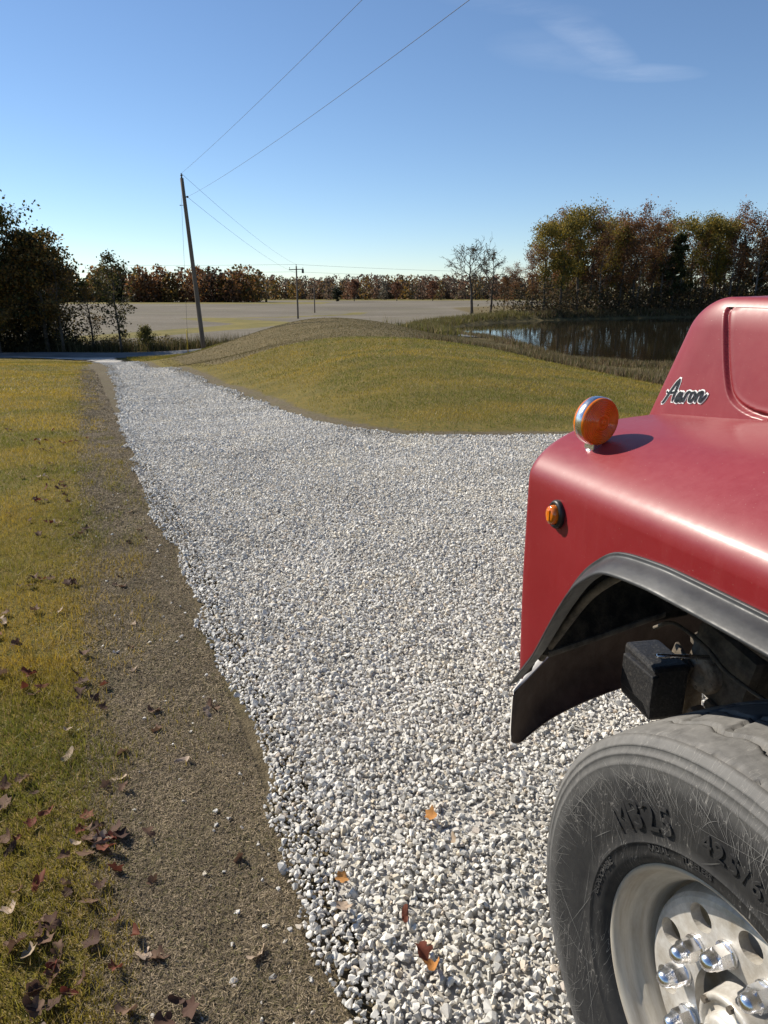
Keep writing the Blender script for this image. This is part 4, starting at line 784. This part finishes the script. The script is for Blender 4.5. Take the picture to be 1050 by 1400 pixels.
# ------------------------------------------------------------------ the truck (local frame: x inboard, y forward, z up; side skin at x = 0)
TR = empty('red_truck', (.61, .936, 0), R(20.2)); tag(TR, 'faded red heavy truck with black fender flare parked on white gravel', 'truck')
def merge_mesh(name, chunks, mats, parent, solid=None, smooth=True, extra=None, mirror=None):
    V, F, o = [], [], 0
    for v, f in chunks: V.append(v); F.append(f + o); o += len(v)
    V = np.concatenate(V); F = np.concatenate(F)
    if mirror is not None:
        V2 = V.copy(); V2[:, 0] = 2 * mirror - V2[:, 0]; F = np.concatenate([F, F[:, ::-1] + len(V)]); V = np.concatenate([V, V2])
    me = np_mesh(name, V, F, smooth=smooth); bm = bmesh.new(); bm.from_mesh(me); bmesh.ops.remove_doubles(bm, verts=bm.verts, dist=4e-4); bmesh.ops.recalc_face_normals(bm, faces=bm.faces); bm.to_mesh(me); bm.free()
    me.polygons.foreach_set('use_smooth', [smooth] * len(me.polygons)); o = link(name, me, mats, parent)
    if solid: md = o.modifiers.new('shell', 'SOLIDIFY'); md.thickness = solid; md.offset = -1; md.material_offset = 1; md.material_offset_rim = 0
    return o
def rnd(P, lo, hi, r):
    c = np.clip(P, np.array(lo) + r, np.array(hi) - r); d = P - c; L_ = np.linalg.norm(d, axis=-1, keepdims=True); return np.where(L_ > 1e-9, c + d / np.maximum(L_, 1e-9) * np.minimum(L_, r) * 1.0 if False else c + d / np.maximum(L_, 1e-9) * r, P)
ARCH_Y = [-.85, -.78, -.70, -.60, -.50, -.40, -.30, 0, .21, .30, .402, .46, .511, .56, .604, .66, .72, .765, .81]
ARCH_Z = [.66, .77, .95, 1.12, 1.235, 1.31, 1.338, 1.342, 1.341, 1.337, 1.321, 1.285, 1.236, 1.165, 1.089, .99, .905, .845, .84]
YF, ZT, RF = .820, 1.502, .11
FSC = np.array([.55, 1.6, 1.0])
def fender():
    big = 50.0
    def finish(P):
        Q = rnd(P * FSC, (0, -big, -big), (big, YF * FSC[1], ZT), RF) / FSC; x, y, z = Q[..., 0], Q[..., 1], Q[..., 2]
        up_ = sstep(1.30, ZT, z); rise = np.clip(.13 * (.82 - y), 0, .085) * sstep(.02, .42, x) + .012 * sstep(.0, .3, x)
        y2 = y + .12 * x * sstep(.5, .8, y); z2 = z + rise * up_; x2 = x + .012 * (1 - up_) * sstep(1.2, .7, z) ; return np.stack([x2, y2, z2], -1)
    yy = np.concatenate([np.linspace(-.85, .28, 60), np.linspace(.29, YF - .075, 60), np.linspace(YF - .07, YF, 16)])
    zb = np.interp(yy, ARCH_Y, ARCH_Z); t = np.concatenate([np.linspace(0, .8, 18), np.linspace(.83, 1, 14)])
    def zrow(zb): 
        zz = np.where(t[None] <= .8, zb[:, None] + (ZT - RF - zb[:, None]) * t[None] / .8, ZT - RF + RF * (t[None] - .8) / .2); return zz
    Zs = zrow(zb); S = np.stack([np.zeros_like(Zs), np.repeat(yy[:, None], len(t), 1), Zs], -1)
    xx = np.concatenate([np.linspace(0, .2, 24), np.linspace(.212, .47, 18)]); zf = np.interp(xx, [0, .03, .08, .3, .47], [.84, .85, .945, .93, .90]) + .006 * np.sin(xx * 90); Zf = zrow(zf); Zf[0] = Zs[-1]
    Fm = np.stack([np.repeat(xx[:, None], len(t), 1), np.full_like(Zf, YF), Zf], -1); A, B = np.meshgrid(xx, yy, indexing='ij'); Tm = np.stack([A, B, np.full_like(A, ZT)], -1)
    out_ = []
    for G in (S, Fm, Tm): Q = finish(G); out_.append((Q.reshape(-1, 3), grid_faces(G.shape[0], G.shape[1])))
    return out_
fen = merge_mesh('fender', fender(), [RED, UNDER], TR, .009)
# rubber flare round the wheel opening
ac = smooth_curve(list(zip(ARCH_Y, ARCH_Z))[1:-1], 6); Tn = np.gradient(ac, axis=0); Tn /= np.linalg.norm(Tn, axis=1, keepdims=True); Nn = np.stack([Tn[:, 1], -Tn[:, 0]], 1)
Nn = np.where((Nn[:, 1:2] > 0) & (np.abs(Nn[:, 1:2]) > .2), -Nn, Nn)
prof = smooth_curve([(-.006, -.010), (.003, -.013), (.008, -.012), (.009, -.006), (.014, -.002), (.030, .006), (.047, .018), (.0505, .022), (.0500, .0255), (.046, .026), (.03, .020), (-.006, .018)], 3)
sc_ = np.interp(ac[:, 0], [-.8, -.7, .45, .765], [.7, 1, 1, .42])
Vf = np.stack([-prof[None, :, 0] * sc_[:, None], ac[:, None, 0] + Nn[:, None, 0] * prof[None, :, 1] * sc_[:, None], ac[:, None, 1] + Nn[:, None, 1] * prof[None, :, 1] * sc_[:, None]], -1)
me = np_mesh('fender_flare', Vf.reshape(-1, 3), grid_faces(len(ac), len(prof)), smooth=True); bm = bmesh.new(); bm.from_mesh(me); bmesh.ops.recalc_face_normals(bm, faces=bm.faces); bm.to_mesh(me); bm.free(); me.polygons.foreach_set('use_smooth', [True] * len(me.polygons))
flare = link('fender_flare', me, FLARE, TR); flare['label'] = 'black rubber flare edging the wheel opening'

# hood with the pressed groove
HZ, HR = 1.812, .075
HSC = np.array([HR / .024, HR / .088, 1.0])
GROOVE = [(.655, 1.781), (.625, 1.70), (.598, 1.64), (.574, 1.606), (.53, 1.588), (.47, 1.582), (.2, 1.588), (-.55, 1.60), (-.55, 1.79), (.60, 1.802)]
GROOVE = [tuple(p) for p in smooth_curve(GROOVE[:6], 4)] + GROOVE[6:]
def hx(z): return .40 + .18 * (z - 1.5)
def hy(z): return .862 - .28 * (z - 1.5)
def hood_x(y, z):
    t = np.clip((y - hy(z) + .088) / .088, 0, .999); return hx(z) + .024 * (1 - np.sqrt(1 - t * t))
def hood_chunks():
    yy = np.concatenate([np.linspace(-1.55, -.48, 26), np.linspace(-.467, -.09, 105), np.linspace(-.087, 0, 26)]); zz = np.concatenate([np.linspace(1.40, 1.55, 8), np.linspace(1.553, HZ, 84)]); xx = np.concatenate([np.linspace(0, .024, 9), np.linspace(.03, .80, 28)])
    def fin(P, groove=False):
        Q = rnd(P * HSC, (0, -50, -50), (50, 0, HZ), HR) / HSC; X, Yl, Zl = Q[..., 0], Q[..., 1], Q[..., 2]; x = X + hx(Zl); y = Yl + hy(Zl); z = Zl.copy() + .02 * sstep(0, .6, X)
        if groove:
            s = poly_sd(y, z, GROOVE) - .018; g = .010 * (1 - sstep(.0035, .0075, np.abs(s))); t = sstep(1.74, 1.80, z); x = x + g * (1 - .6 * t); z = z - g * .7 * t; inn = sstep(.0, -.02, s) * .002; x = x + inn
        return np.stack([x, y, z], -1)
    A, B = np.meshgrid(yy, zz, indexing='ij'); S = np.stack([np.zeros_like(A), A, B], -1); A, B = np.meshgrid(xx, zz, indexing='ij'); Fm = np.stack([A, np.zeros_like(A), B], -1)
    A, B = np.meshgrid(xx, yy, indexing='ij'); Tm = np.stack([A, B, np.full_like(A, HZ)], -1)
    return [(fin(S, True).reshape(-1, 3), grid_faces(*S.shape[:2])), (fin(Fm).reshape(-1, 3), grid_faces(*Fm.shape[:2])), (fin(Tm).reshape(-1, 3), grid_faces(*Tm.shape[:2]))]
hood = merge_mesh('hood', hood_chunks(), [RED, UNDER], TR, None, mirror=1.2); hood['label'] = 'raised red centre hood with a pressed groove and script lettering'
# script lettering on the hood side
STROKES = [[(0, .0), (.05, .03), (.13, .15), (.22, .28), (.31, .385)], [(.315, .39), (.298, .27), (.272, .13), (.258, .02)], [(.06, .20), (.10, .165), (.2, .165), (.335, .185)],
 [(.445, .150), (.405, .165), (.350, .10), (.335, .035), (.365, .015), (.41, .07), (.455, .165)], [(.462, .175), (.432, .08), (.430, .02), (.47, .035), (.505, .085)],
 [(.555, .175), (.53, .09), (.505, .005)], [(.535, .10), (.57, .155), (.605, .175), (.625, .15)],
 [(.70, .165), (.655, .14), (.635, .06), (.655, .015), (.70, .035), (.735, .11), (.725, .16), (.69, .165)], [(.815, .175), (.79, .09), (.765, .005)], [(.795, .10), (.84, .155), (.885, .17), (.885, .12), (.862, .04), (.885, .01), (.935, .055), (.985, .13)]]
def ribbon(strokes, wd, lift, grow):
    V, F, o = [], [], 0
    for k_, st in enumerate(strokes):
        P = smooth_curve(st, 7); T_ = np.gradient(P, axis=0); T_ /= np.linalg.norm(T_, axis=1, keepdims=True) + 1e-9; a = np.array([math.cos(R(62)), math.sin(R(62))]); nb = np.stack([-T_[:, 1], T_[:, 0]], 1)
        thick = .45 + .65 * np.abs(T_ @ np.array([math.cos(R(75)), math.sin(R(75))])); tp = np.minimum(1, np.minimum(np.arange(len(P)), np.arange(len(P))[::-1]) / 5 + .35); w_ = (wd * thick * tp + grow)[:, None] * .5
        P = P.copy()
        if grow: P[0] -= T_[0] * grow * .5; P[-1] += T_[-1] * grow * .5
        L_ = P - nb * w_; R_ = P + nb * w_; Q = np.stack([L_, P, R_], 1); y = .806 - Q[..., 0] * .148; z = 1.549 + Q[..., 1] * .155 + .022 * Q[..., 0]; x = hood_x(y, z) - lift - k_ * 1.2e-4
        V.append(np.stack([x, y, z], -1).reshape(-1, 3)); F.append(grid_faces(len(P), 3) + o); o += len(P) * 3
    return np.concatenate(V), np.concatenate(F)
V, F = ribbon(STROKES, .046, .0008, .038); d = link('lettering_outline', np_mesh('lettering_outline', V, F), DECALW, hood); d['label'] = 'white outline of the script name'
V, F = ribbon(STROKES, .046, .0024, .0); d = link('lettering', np_mesh('lettering', V, F), DECALD, hood); d['label'] = 'dark script name Aaron on the hood side'

# turn signal on the fender
sg = link('turn_signal', lathe_mesh('turn_signal', [(-.009, .046), (-.011, .052), (-.008, .0545), (.008, .0545), (.011, .052), (.009, .046)], 48, 'y'), CHROME, TR, (.092, .645, 1.549), (R(2), 0, R(8)))
sg['label'] = 'round amber turn signal standing on the fender'
rip_ = lambda r: .0009 * math.cos(r * 1500)
for s in (-1, 1):
    pr = [(s * (.022 - .006 * (r / .053) ** 4 + rip_(r)), r) for r in np.linspace(.018, .050, 40)]; pr = [(s * .021, .0), (s * .026, .0001), (s * .025, .006), (s * .020, .010), (s * .024, .012), (s * .023, .016)] + pr + [(s * .013, .0530), (s * .009, .0532)]
    link('lens', lathe_mesh('lens', pr, 56, 'y'), AMBER, sg)
link('stem', lathe_mesh('stem', [(-.075, 0), (-.075, .016), (-.066, .016), (-.062, .010), (-.05, .010), (-.05, 0)], 14, 'z'), CHROME, sg, (-.0, 0, 0)); box('bracket', (.026, .03, .02), CHROME, sg, (0, 0, -.055), bev=.003)
# side marker
mk = link('marker_lamp', lathe_mesh('marker_lamp', [(.0, .0335), (-.006, .0335), (-.011, .030), (-.011, .024), (-.004, .022), (-.004, .0)], 40, 'x'), BLACKP, TR, (-.0005, .629, 1.345)); mk['label'] = 'oval amber side marker in a black grommet'; mk.scale = (1, .8, 1)
o = link('lens', lathe_mesh('lens', [(-.004, .0225), (-.016, .0225), (-.022, .020), (-.024, .012), (-.0245, 0)], 32, 'x'), AMBER, mk); box('lens_rib', (.004, .012, .026), AMBER, mk, (-.0245, 0, 0), bev=.0015)

# bumper seen from behind through the wheel opening
bp = [(0, .766), (.022, .79), (.12, .848), (.257, .905), (.49, .956), (.8, .976), (1.2, .985)]; bp = bp + [(2.4 - x, y) for x, y in bp[-2::-1]]; pc = smooth_curve(bp, 8); T_ = np.gradient(pc, axis=0); T_ /= np.linalg.norm(T_, axis=1, keepdims=True); nb = np.stack([-T_[:, 1], T_[:, 0]], 1)
bprof = smooth_curve([(0, .832), (.03, .836), (.055, .828), (.066, .80), (.07, .74), (.068, .68), (.055, .63), (.02, .602), (.0, .598)], 4); off_s = np.interp(np.minimum(pc[:, 0], 2.4 - pc[:, 0]), [0, .03, .2, .4], [.04, .18, .7, 1])[:, None]; low = sstep(0, .09, pc[:, 0]) * sstep(2.4, 2.31, pc[:, 0])
Vb = np.stack([pc[:, None, 0] + nb[:, None, 0] * bprof[None, :, 0] * off_s, pc[:, None, 1] + nb[:, None, 1] * bprof[None, :, 0] * off_s, np.repeat(bprof[None, :, 1], len(pc), 0)], -1)
Vb[..., 2] -= .036 * sstep(.78, .83, Vb[..., 2]) * (1 - sstep(.05, .25, np.minimum(pc[:, 0], 2.4 - pc[:, 0])))[:, None]
endr = np.sqrt(np.clip(1 - (1 - np.clip(pc[:, 0] / .07, 0, 1)) ** 2, 0, 1))[:, None]
Vb[..., 2] = np.where(Vb[..., 2] < .70, .70 - (.70 - Vb[..., 2]) * (.35 + .65 * endr), Vb[..., 2])
Vb[..., 2] = np.where(Vb[..., 2] < .72, .72 - (.72 - Vb[..., 2]) * (.86 + .14 * low[:, None]), Vb[..., 2])
bmp = merge_mesh('bumper', [(Vb.reshape(-1, 3), grid_faces(len(pc), len(bprof)))], [BUMP, BUMPB], TR, .005); bmp.modifiers[0].material_offset_rim = 1; bmp['label'] = 'curved front bumper with a dirty back'
# make the shell face forward
cen = np.array([v.co[:] for v in bmp.data.vertices]).mean(0); pn = sum(((p.center - Vector(cen)).dot(p.normal)) for p in bmp.data.polygons)
pf = [p for p in bmp.data.polygons if abs(p.center.x - 1.2) < .3 and .68 < p.center.z < .78][0]
if pf.normal.y < 0: bmp.data.flip_normals()
pf = min(fen.data.polygons, key=lambda p: (p.center - Vector((0, .3, 1.38))).length)
if pf.normal.x > 0: fen.data.flip_normals()

# inside the wheel opening
box('frame_rail', (.075, 3.6, .27), UNDER, TR, (.76, -.95, .86), bev=.01); box('frame_rail', (.075, 3.6, .27), UNDER, TR, (1.64, -.95, .86), bev=.01)
ap = [(.47, -.84, .80), (.47, -.3, .98), (.48, .30, .98), (.50, .56, 1.02)]; V = np.array([[(x, y, z), (x + .02, y, 1.30), (x + .03, y, 1.60)] for x, y, z in ap], float); o = link('light_block_apron', np_mesh('light_block_apron', V.reshape(-1, 3), grid_faces(4, 3)), UNDER, TR); o.modifiers.new('shell', 'SOLIDIFY').thickness = .006  # apron added to stop light leaking in and keep the opening dark
box('splash_shield', (.44, .012, .24), UNDER, TR, (.235, .735, 1.085), (R(-14), R(-4), R(6)), .004)
box('splash_edge', (.40, .03, .018), DUSTY, TR, (.235, .712, .970), (0, R(-4), R(6)), .006); tube('liner_rib', smooth_curve([(.045, .72, .925), (.05, .66, 1.02), (.06, .56, 1.17), (.09, .46, 1.27)], 5), .011, DUSTY, TR, 8)
bk = box('bumper_bracket', (.11, .17, .17), BRACKET, TR, (.495, .80, .728), (0, 0, R(-10)), .012); box('web', (.02, .15, .10), BRACKET, bk, (-.065, -.03, .02), (0, 0, R(4)), .004)
for q_ in range(3): box('gusset', (.012, .10, .13), DUSTY, TR, (.575 + .03 * q_, .79 - .05 * q_, .75 + .04 * q_), (R(20), 0, R(-12)), .004)
tube('brake_line', smooth_curve([(.53, .86, .86), (.545, .80, .90), (.57, .70, .87), (.56, .60, .84), (.60, .45, .80)], 6), .006, DUSTY, TR, 8); tube('brace', [(.44, .74, .845), (.50, .735, .835), (.58, .69, .84)], .007, CHROME, TR, 8)
sgx = box('steering_gear', (.13, .22, .22), DUSTY, TR, (.665, .68, .80), (R(12), 0, 0), .03)
link('cover', lathe_mesh('cover', [(.02, .056), (-.012, .056), (-.020, .050), (-.020, .018), (-.012, .012), (-.012, 0)], 28, 'x'), MUD_LIT, sgx, (-.072, .02, -.03))
for a in range(8): link('bolt', lathe_mesh('bolt', [(0, .0), (0, .0065), (-.009, .0065), (-.009, 0)], 6, 'x', False), MUD_LIT, sgx, (-.084, .02 + .045 * math.cos(a * .785), -.03 + .045 * math.sin(a * .785)))
for yy, zz, rr in ((.79, .965, .020), (.70, .945, .021), (.655, .94, .012), (.80, .83, .018)):
    o = link('frame_bolt', lathe_mesh('frame_bolt', [(.02, 0), (.02, rr * 1.5), (.0, rr * 1.5), (.0, rr), (-.024, rr), (-.028, rr * .7), (-.028, 0)], 6, 'x', False), DUSTY, TR, (.655, yy, zz)); o.rotation_euler = (.4 * yy, 0, 0)
tube('hose', smooth_curve([(.66, .90, 1.02), (.62, .80, 1.04), (.60, .62, 1.02), (.62, .35, .99), (.66, .0, .97)], 6), .022, UNDER, TR, 10); tube('hose', smooth_curve([(.60, .86, .98), (.585, .74, .98), (.60, .55, .93), (.62, .2, .90)], 6), .015, DUSTY, TR, 10); tube('hose', smooth_curve([(.58, .79, 1.06), (.56, .66, 1.05), (.55, .40, 1.03), (.56, .1, 1.04)], 6), .018, UNDER, TR, 10)
for xx in (.76, 1.64): tube('leaf_spring', smooth_curve([(xx, .80, .66), (xx, .4, .54), (xx, 0, .50), (xx, -.4, .54), (xx, -.8, .66)], 6), .035, DUSTY, TR, 6)
hg = box('spring_hanger', (.09, .10, .20), MUD_LIT, TR, (.62, .80, .63), (0, 0, 0), .02, (.7, .8)); box('hanger_ear', (.05, .05, .12), MUD_LIT, hg, (-.04, -.085, -.02), (R(25), 0, 0), .012)
box('drag_link', (.03, .7, .03), DUSTY, TR, (.60, .35, .62), (R(12), 0, 0), .01); box('front_axle', (1.6, .11, .13), UNDER, TR, (1.2, 0, .42), bev=.03); box('engine_block', (.66, 1.3, .75), UNDER, TR, (1.2, -.2, 1.05), bev=.06); box('radiator', (.9, .08, .75), UNDER, TR, (1.2, .70, 1.12), bev=.02)
box('sun_block_panel', (.17, .02, .58), UNDER, TR, (.552, .853, 1.18), bev=.005); box('sun_block_panel', (.17, .02, .58), UNDER, TR, (1.848, .853, 1.18), bev=.005)  # added panels that keep the sun off the bumper bracket, mirrored on the far side
gr = box('grille', (1.2, .03, .52), UNDER, TR, (1.2, .845, 1.17), bev=.01)
for i in range(9): box('grille_bar', (1.16, .02, .02), CHROME, gr, (0, .02, -.22 + i * .055), bev=.004)

# front wheel
RIM = lathe_mesh('wheel', [(.34, .292), (.33, .27), (.30, .25), (.12, .25), (.085, .2515), (.062, .254), (.045, .259), (.036, .266), (.030, .276), (.024, .281), (.012, .2835), (.002, .2865), (-.006, .2915), (-.0105, .297), (-.0105, .301), (-.007, .3035), (-.002, .303), (.004, .297), (.01, .29)], 96, 'x')
wh = link('wheel', RIM, RIMD, TR, (0, 0, .53)); wh['label'] = 'front wheel with scuffed tyre and chrome lug nuts'
SIDE = [(.0, .292), (-.006, .300), (-.016, .307), (-.024, .315), (-.0285, .327), (-.0285, .343), (-.0325, .345), (-.0325, .3475), (-.0305, .349), (-.037, .372), (-.0415, .40), (-.0435, .43), (-.043, .455), (-.0405, .475), (-.0375, .489), (-.0385, .492), (-.0385, .495), (-.0355, .498), (-.0315, .509), (-.0330, .511), (-.0330, .514), (-.0295, .516), (-.0245, .5265), (-.0265, .5285), (-.0235, .531), (-.0165, .5405), (-.0095, .5475)]
def side_x(r): P = np.array(SIDE); i = np.argsort(P[:, 1]); return np.interp(r, P[i, 1], P[i, 0])
def tyre():
    na, nw = 640, 64; th = np.linspace(0, 2 * np.pi, na, endpoint=False); w = np.linspace(0, 1, nw); x = -.008 + w * .356; A, Wd = np.meshgrid(th, w, indexing='ij'); xx = -.008 + Wd * .356
    Rr = .5555 - .010 * np.abs(Wd * 2 - 1) ** 3 - .004 * sstep(.94, 1, np.abs(Wd * 2 - 1)); s = A * .55; gd = np.zeros_like(A)
    zig = lambda per, ph: (np.abs(((s / per + ph) % 1) - .5) * 2 - .5) * 2
    for c0, amp, per, ph in ((.24, .028, .108, 0), (.5, .02, .108, .5), (.76, .028, .108, .25)):
        d_ = np.abs(Wd - (c0 + amp * np.clip(zig(per, ph) * 1.6, -1, 1))) * .356; gd = np.maximum(gd, 1 - sstep(.004, .0075, d_))
    for per, ph, w0, w1, sl in ((.108, .1, .24, .5, .05), (.108, .35, .5, .76, -.05)):
        d_ = np.abs(((s / per + ph + (Wd - .37) * sl * 12) % 1) - .5) * per; gd = np.maximum(gd, (1 - sstep(.0025, .0055, d_)) * (Wd > w0) * (Wd < w1))
    d_ = np.abs(((s / .0455) % 1) - .5) * .0455; gd = np.maximum(gd, (1 - sstep(.0015, .004, d_)) * (np.minimum(Wd, 1 - Wd) < .045) * .7)
    Rr = Rr - .013 * gd; T_ = np.stack([xx, np.cos(A) * Rr, np.sin(A) * Rr], -1)
    SP = smooth_side = np.array(SIDE + [(-.008, .5415)]); ns = len(SP); a2 = np.linspace(0, 2 * np.pi, 160, endpoint=False)
    S1 = np.stack([np.repeat(SP[None, :, 0], 160, 0), np.cos(a2)[:, None] * SP[None, :, 1], np.sin(a2)[:, None] * SP[None, :, 1]], -1); S2 = S1.copy(); S2[..., 0] = .34 - S1[..., 0]
    ch = [(T_.reshape(-1, 3), grid_faces(na, nw, True)), (S1.reshape(-1, 3), grid_faces(160, ns, True)), (S2.reshape(-1, 3), grid_faces(160, ns, True)[:, ::-1])]
    ch = [(np.stack([v[:, 0], v[:, 1], np.maximum(v[:, 2], -.531)], -1), f) for v, f in ch]
    V, F, o = [], [], 0
    for v, f in ch: V.append(v); F.append(f + o); o += len(v)
    return np_mesh('tyre', np.concatenate(V), np.concatenate(F), smooth=True)
ty = link('tyre', tyre(), TYRE, wh); ty['label'] = 'dusty scratched black tyre'
def tyre_text(body, size, ang, rad, outline=False, depth=.0016, space=1.0):
    cu = bpy.data.curves.new('t', 'FONT'); cu.body = body; cu.size = size; cu.space_character = space; cu.resolution_u = 3; cu.align_x = 'CENTER'; cu.align_y = 'CENTER'
    if outline: cu.fill_mode = 'NONE'; cu.bevel_depth = .0017; cu.bevel_resolution = 1
    else: cu.extrude = depth; cu.bevel_depth = .0005
    ob = bpy.data.objects.new('t', cu); COL.objects.link(ob); bpy.context.view_layer.update()
    me = bpy.data.meshes.new_from_object(ob.evaluated_get(bpy.context.evaluated_depsgraph_get())); bpy.data.objects.remove(ob); bpy.data.curves.remove(cu)
    co = np.empty(len(me.vertices) * 3, np.float32); me.vertices.foreach_get('co', co); co = co.reshape(-1, 3); a = R(ang) + co[:, 0] / rad; r = rad + co[:, 1]
    me.vertices.foreach_set('co', np.stack([side_x(r) - co[:, 2] - .0004, np.cos(a) * r, np.sin(a) * r], -1).astype(np.float32).ravel()); me.update(); me.name = 'tyre_lettering'
    me.materials.clear(); o = link('tyre_lettering', me, TYRE, wh); return o
tyre_text('M325', .078, 56, .398, False, .0030, space=1.08); tyre_text('425/65R22.5', .050, 100, .405, False, .0022, space=1.15)
tyre_text('REGROOVABLE', .019, 16, .3345); tyre_text('RADIAL', .017, 58, .336); tyre_text('TUBELESS', .017, 75, .336)
# scuff marks across the sidewall
sr = np.random.default_rng(9); SV, SF, so_ = [], [], 0
def scuff(a0, r0, a1, r1, w_):
    global so_
    P0 = np.array([math.cos(a0) * r0, math.sin(a0) * r0]); P1 = np.array([math.cos(a1) * r1, math.sin(a1) * r1]); t_ = np.linspace(0, 1, 14)[:, None]; Q = P0 + (P1 - P0) * t_; d_ = P1 - P0; n_ = np.array([-d_[1], d_[0]]) / (np.linalg.norm(d_) + 1e-9)
    Q = Q + n_ * (sr.normal(0, .002) * np.sin(t_ * 3.14)); ww = w_ * np.sin(t_ * 2.9 + .12); A = Q - n_ * ww; B = Q + n_ * ww; V = np.stack([A, B], 1).reshape(-1, 2); rr = np.hypot(V[:, 0], V[:, 1])
    if rr.min() < .318 or rr.max() > .535: return
    SV.append(np.column_stack([side_x(rr) - .0009 - sr.uniform(0, .0006), V])); SF.append(grid_faces(14, 2) + so_); so_ += 28
for _ in range(55): a = sr.uniform(0, 6.28); scuff(a, sr.uniform(.33, .5), a + sr.normal(0, .28), sr.uniform(.33, .5), sr.uniform(.0002, .00055))
for _ in range(650): a = sr.uniform(0, 6.28); r = sr.uniform(.455, .51); scuff(a, r, a + sr.normal(.05, .05), r - sr.uniform(.015, .07), sr.uniform(.0001, .0004))
k = M('scuffed_rubber', (.20, .195, .185), .9, spec=.1); o = link('scuff_marks', np_mesh('scuff_marks', np.concatenate(SV), np.concatenate(SF)), k.m, wh); o['kind'] = 'stuff'
# disc with hand holes cut through
A0 = -39.9
pr = [(.044, .1105), (.044, .218), (.047, .228), (.055, .2355), (.085, .246), (.085, .232), (.068, .218), (.066, .1105)]; dm = lathe_mesh('wheel_disc', pr + [pr[0]], 96, 'x', False)
bm = bmesh.new()
for q in range(10):
    a = R(A0 + 18 + 36 * q); mtx = Matrix.Translation((.055, .192 * math.cos(a), .192 * math.sin(a))) @ Matrix.Rotation(math.pi / 2, 4, 'Y'); bmesh.ops.create_cone(bm, cap_ends=True, segments=28, radius1=.027, radius2=.027, depth=.12, matrix=mtx)
cm = bpy.data.meshes.new('c'); bm.to_mesh(cm); bm.free(); co_ = bpy.data.objects.new('c', cm); do_ = bpy.data.objects.new('d', dm); COL.objects.link(co_); COL.objects.link(do_)
bo = do_.modifiers.new('b', 'BOOLEAN'); bo.object = co_; bo.operation = 'DIFFERENCE'; bo.solver = 'EXACT'; bpy.context.view_layer.update()
dm2 = bpy.data.meshes.new_from_object(do_.evaluated_get(bpy.context.evaluated_depsgraph_get())); bpy.data.objects.remove(do_); bpy.data.objects.remove(co_); dm2.name = 'wheel_disc'; dm2.materials.clear()
dm2.polygons.foreach_set('use_smooth', [False] * len(dm2.polygons)); link('wheel_disc', dm2, ALU, wh)
def nut_mesh():
    bm = bmesh.new(); rings = [(.043, .0245, 0), (.038, .0245, 0), (.037, .0205, 1), (.012, .0205, 1), (.007, .0185, .6), (.004, .0172, 0), (-.006, .0160, 0), (-.012, .0128, 0), (-.0155, .0080, 0), (-.017, .0035, 0)]; n = 24; V = []
    for x, r, hexa in rings:
        row = []
        for j in range(n):
            a = j / n * 2 * math.pi; hr = r * math.cos(math.pi / 6) / math.cos((a + math.pi / 6) % (math.pi / 3) - math.pi / 6) * 1.08; rr = r * (1 - hexa) + hr * hexa; row.append(bm.verts.new((x, rr * math.cos(a), rr * math.sin(a))))
        V.append(row)
    for a, b in zip(V[:-1], V[1:]):
        for j in range(n): bm.faces.new((a[j], a[(j + 1) % n], b[(j + 1) % n], b[j]))
    bm.faces.new(V[-1]); bmesh.ops.recalc_face_normals(bm, faces=bm.faces)
    for f in bm.faces: f.smooth = f.calc_center_median().x < .008
    me = bpy.data.meshes.new('lug_nut'); bm.to_mesh(me); bm.free(); me.materials.append(CHROME); return me
NUT = nut_mesh(); nr_ = np.random.default_rng(3)
for q in range(10):
    a = R(A0 + 36 * q); o = bpy.data.objects.new('lug_nut', NUT); COL.objects.link(o); o.parent = wh; o.location = (0, .143 * math.cos(a), .143 * math.sin(a)); o.rotation_euler = (nr_.uniform(0, 1), 0, 0)
hb = link('hub', lathe_mesh('hub', [(.13, .22), (.12, .115), (.105, .112), (.10, .085), (.07, .080), (.028, .074), (.020, .074), (.016, .070), (.016, .062), (.022, .060), (.022, .046), (.004, .044), (-.004, .038), (-.006, .020), (-.004, 0)], 48, 'x'), ALU, wh)
for q in range(6): a = R(25 + 60 * q); link('hub_bolt', lathe_mesh('hub_bolt', [(.022, 0), (.022, .0075), (.010, .0075), (.009, .005), (.009, 0)], 6, 'x', False), DUSTY, wh, (0, .066 * math.cos(a), .066 * math.sin(a)))
# the far side: mirrored fender, flare and wheel
for src in (fen, flare):
    c_ = src.copy(); COL.objects.link(c_); c_.location.x = 2.4; c_.scale.x = -1
w2 = copy_tree(wh); w2.location.x = 2.4; w2.scale.x = -1; w2.parent = TR
# cab behind the hood
cab = box('cab', (2.0, 1.5, 1.0), RED, TR, (1.2, -1.62, 1.38), bev=.05); box('cowl', (1.7, .5, .38), RED, TR, (1.2, -.72, 1.62), bev=.06)
box('cab_top', (1.92, 1.4, .80), RED, TR, (1.2, -1.66, 2.25), bev=.08, taper=(.94, .86)); box('windshield', (1.62, .02, .56), GLASS, TR, (1.2, -.985, 2.22), (R(8.5), 0, 0), .008)
dr = box('door', (.03, 1.05, 1.25), RED, TR, (.205, -1.52, 1.42), bev=.012); box('door_handle', (.03, .16, .03), CHROME, dr, (-.025, -.38, .25), bev=.008); box('door_window', (.012, .80, .50), GLASS, TR, (.262, -1.56, 2.20), (0, R(4), 0), .006)
st_ = box('step', (.34, .6, .05), DUSTY, TR, (.25, -1.4, .62), bev=.01); box('fuel_tank', (.5, 1.0, .5), ALU, TR, (.45, -2.3, .7), bev=.12)
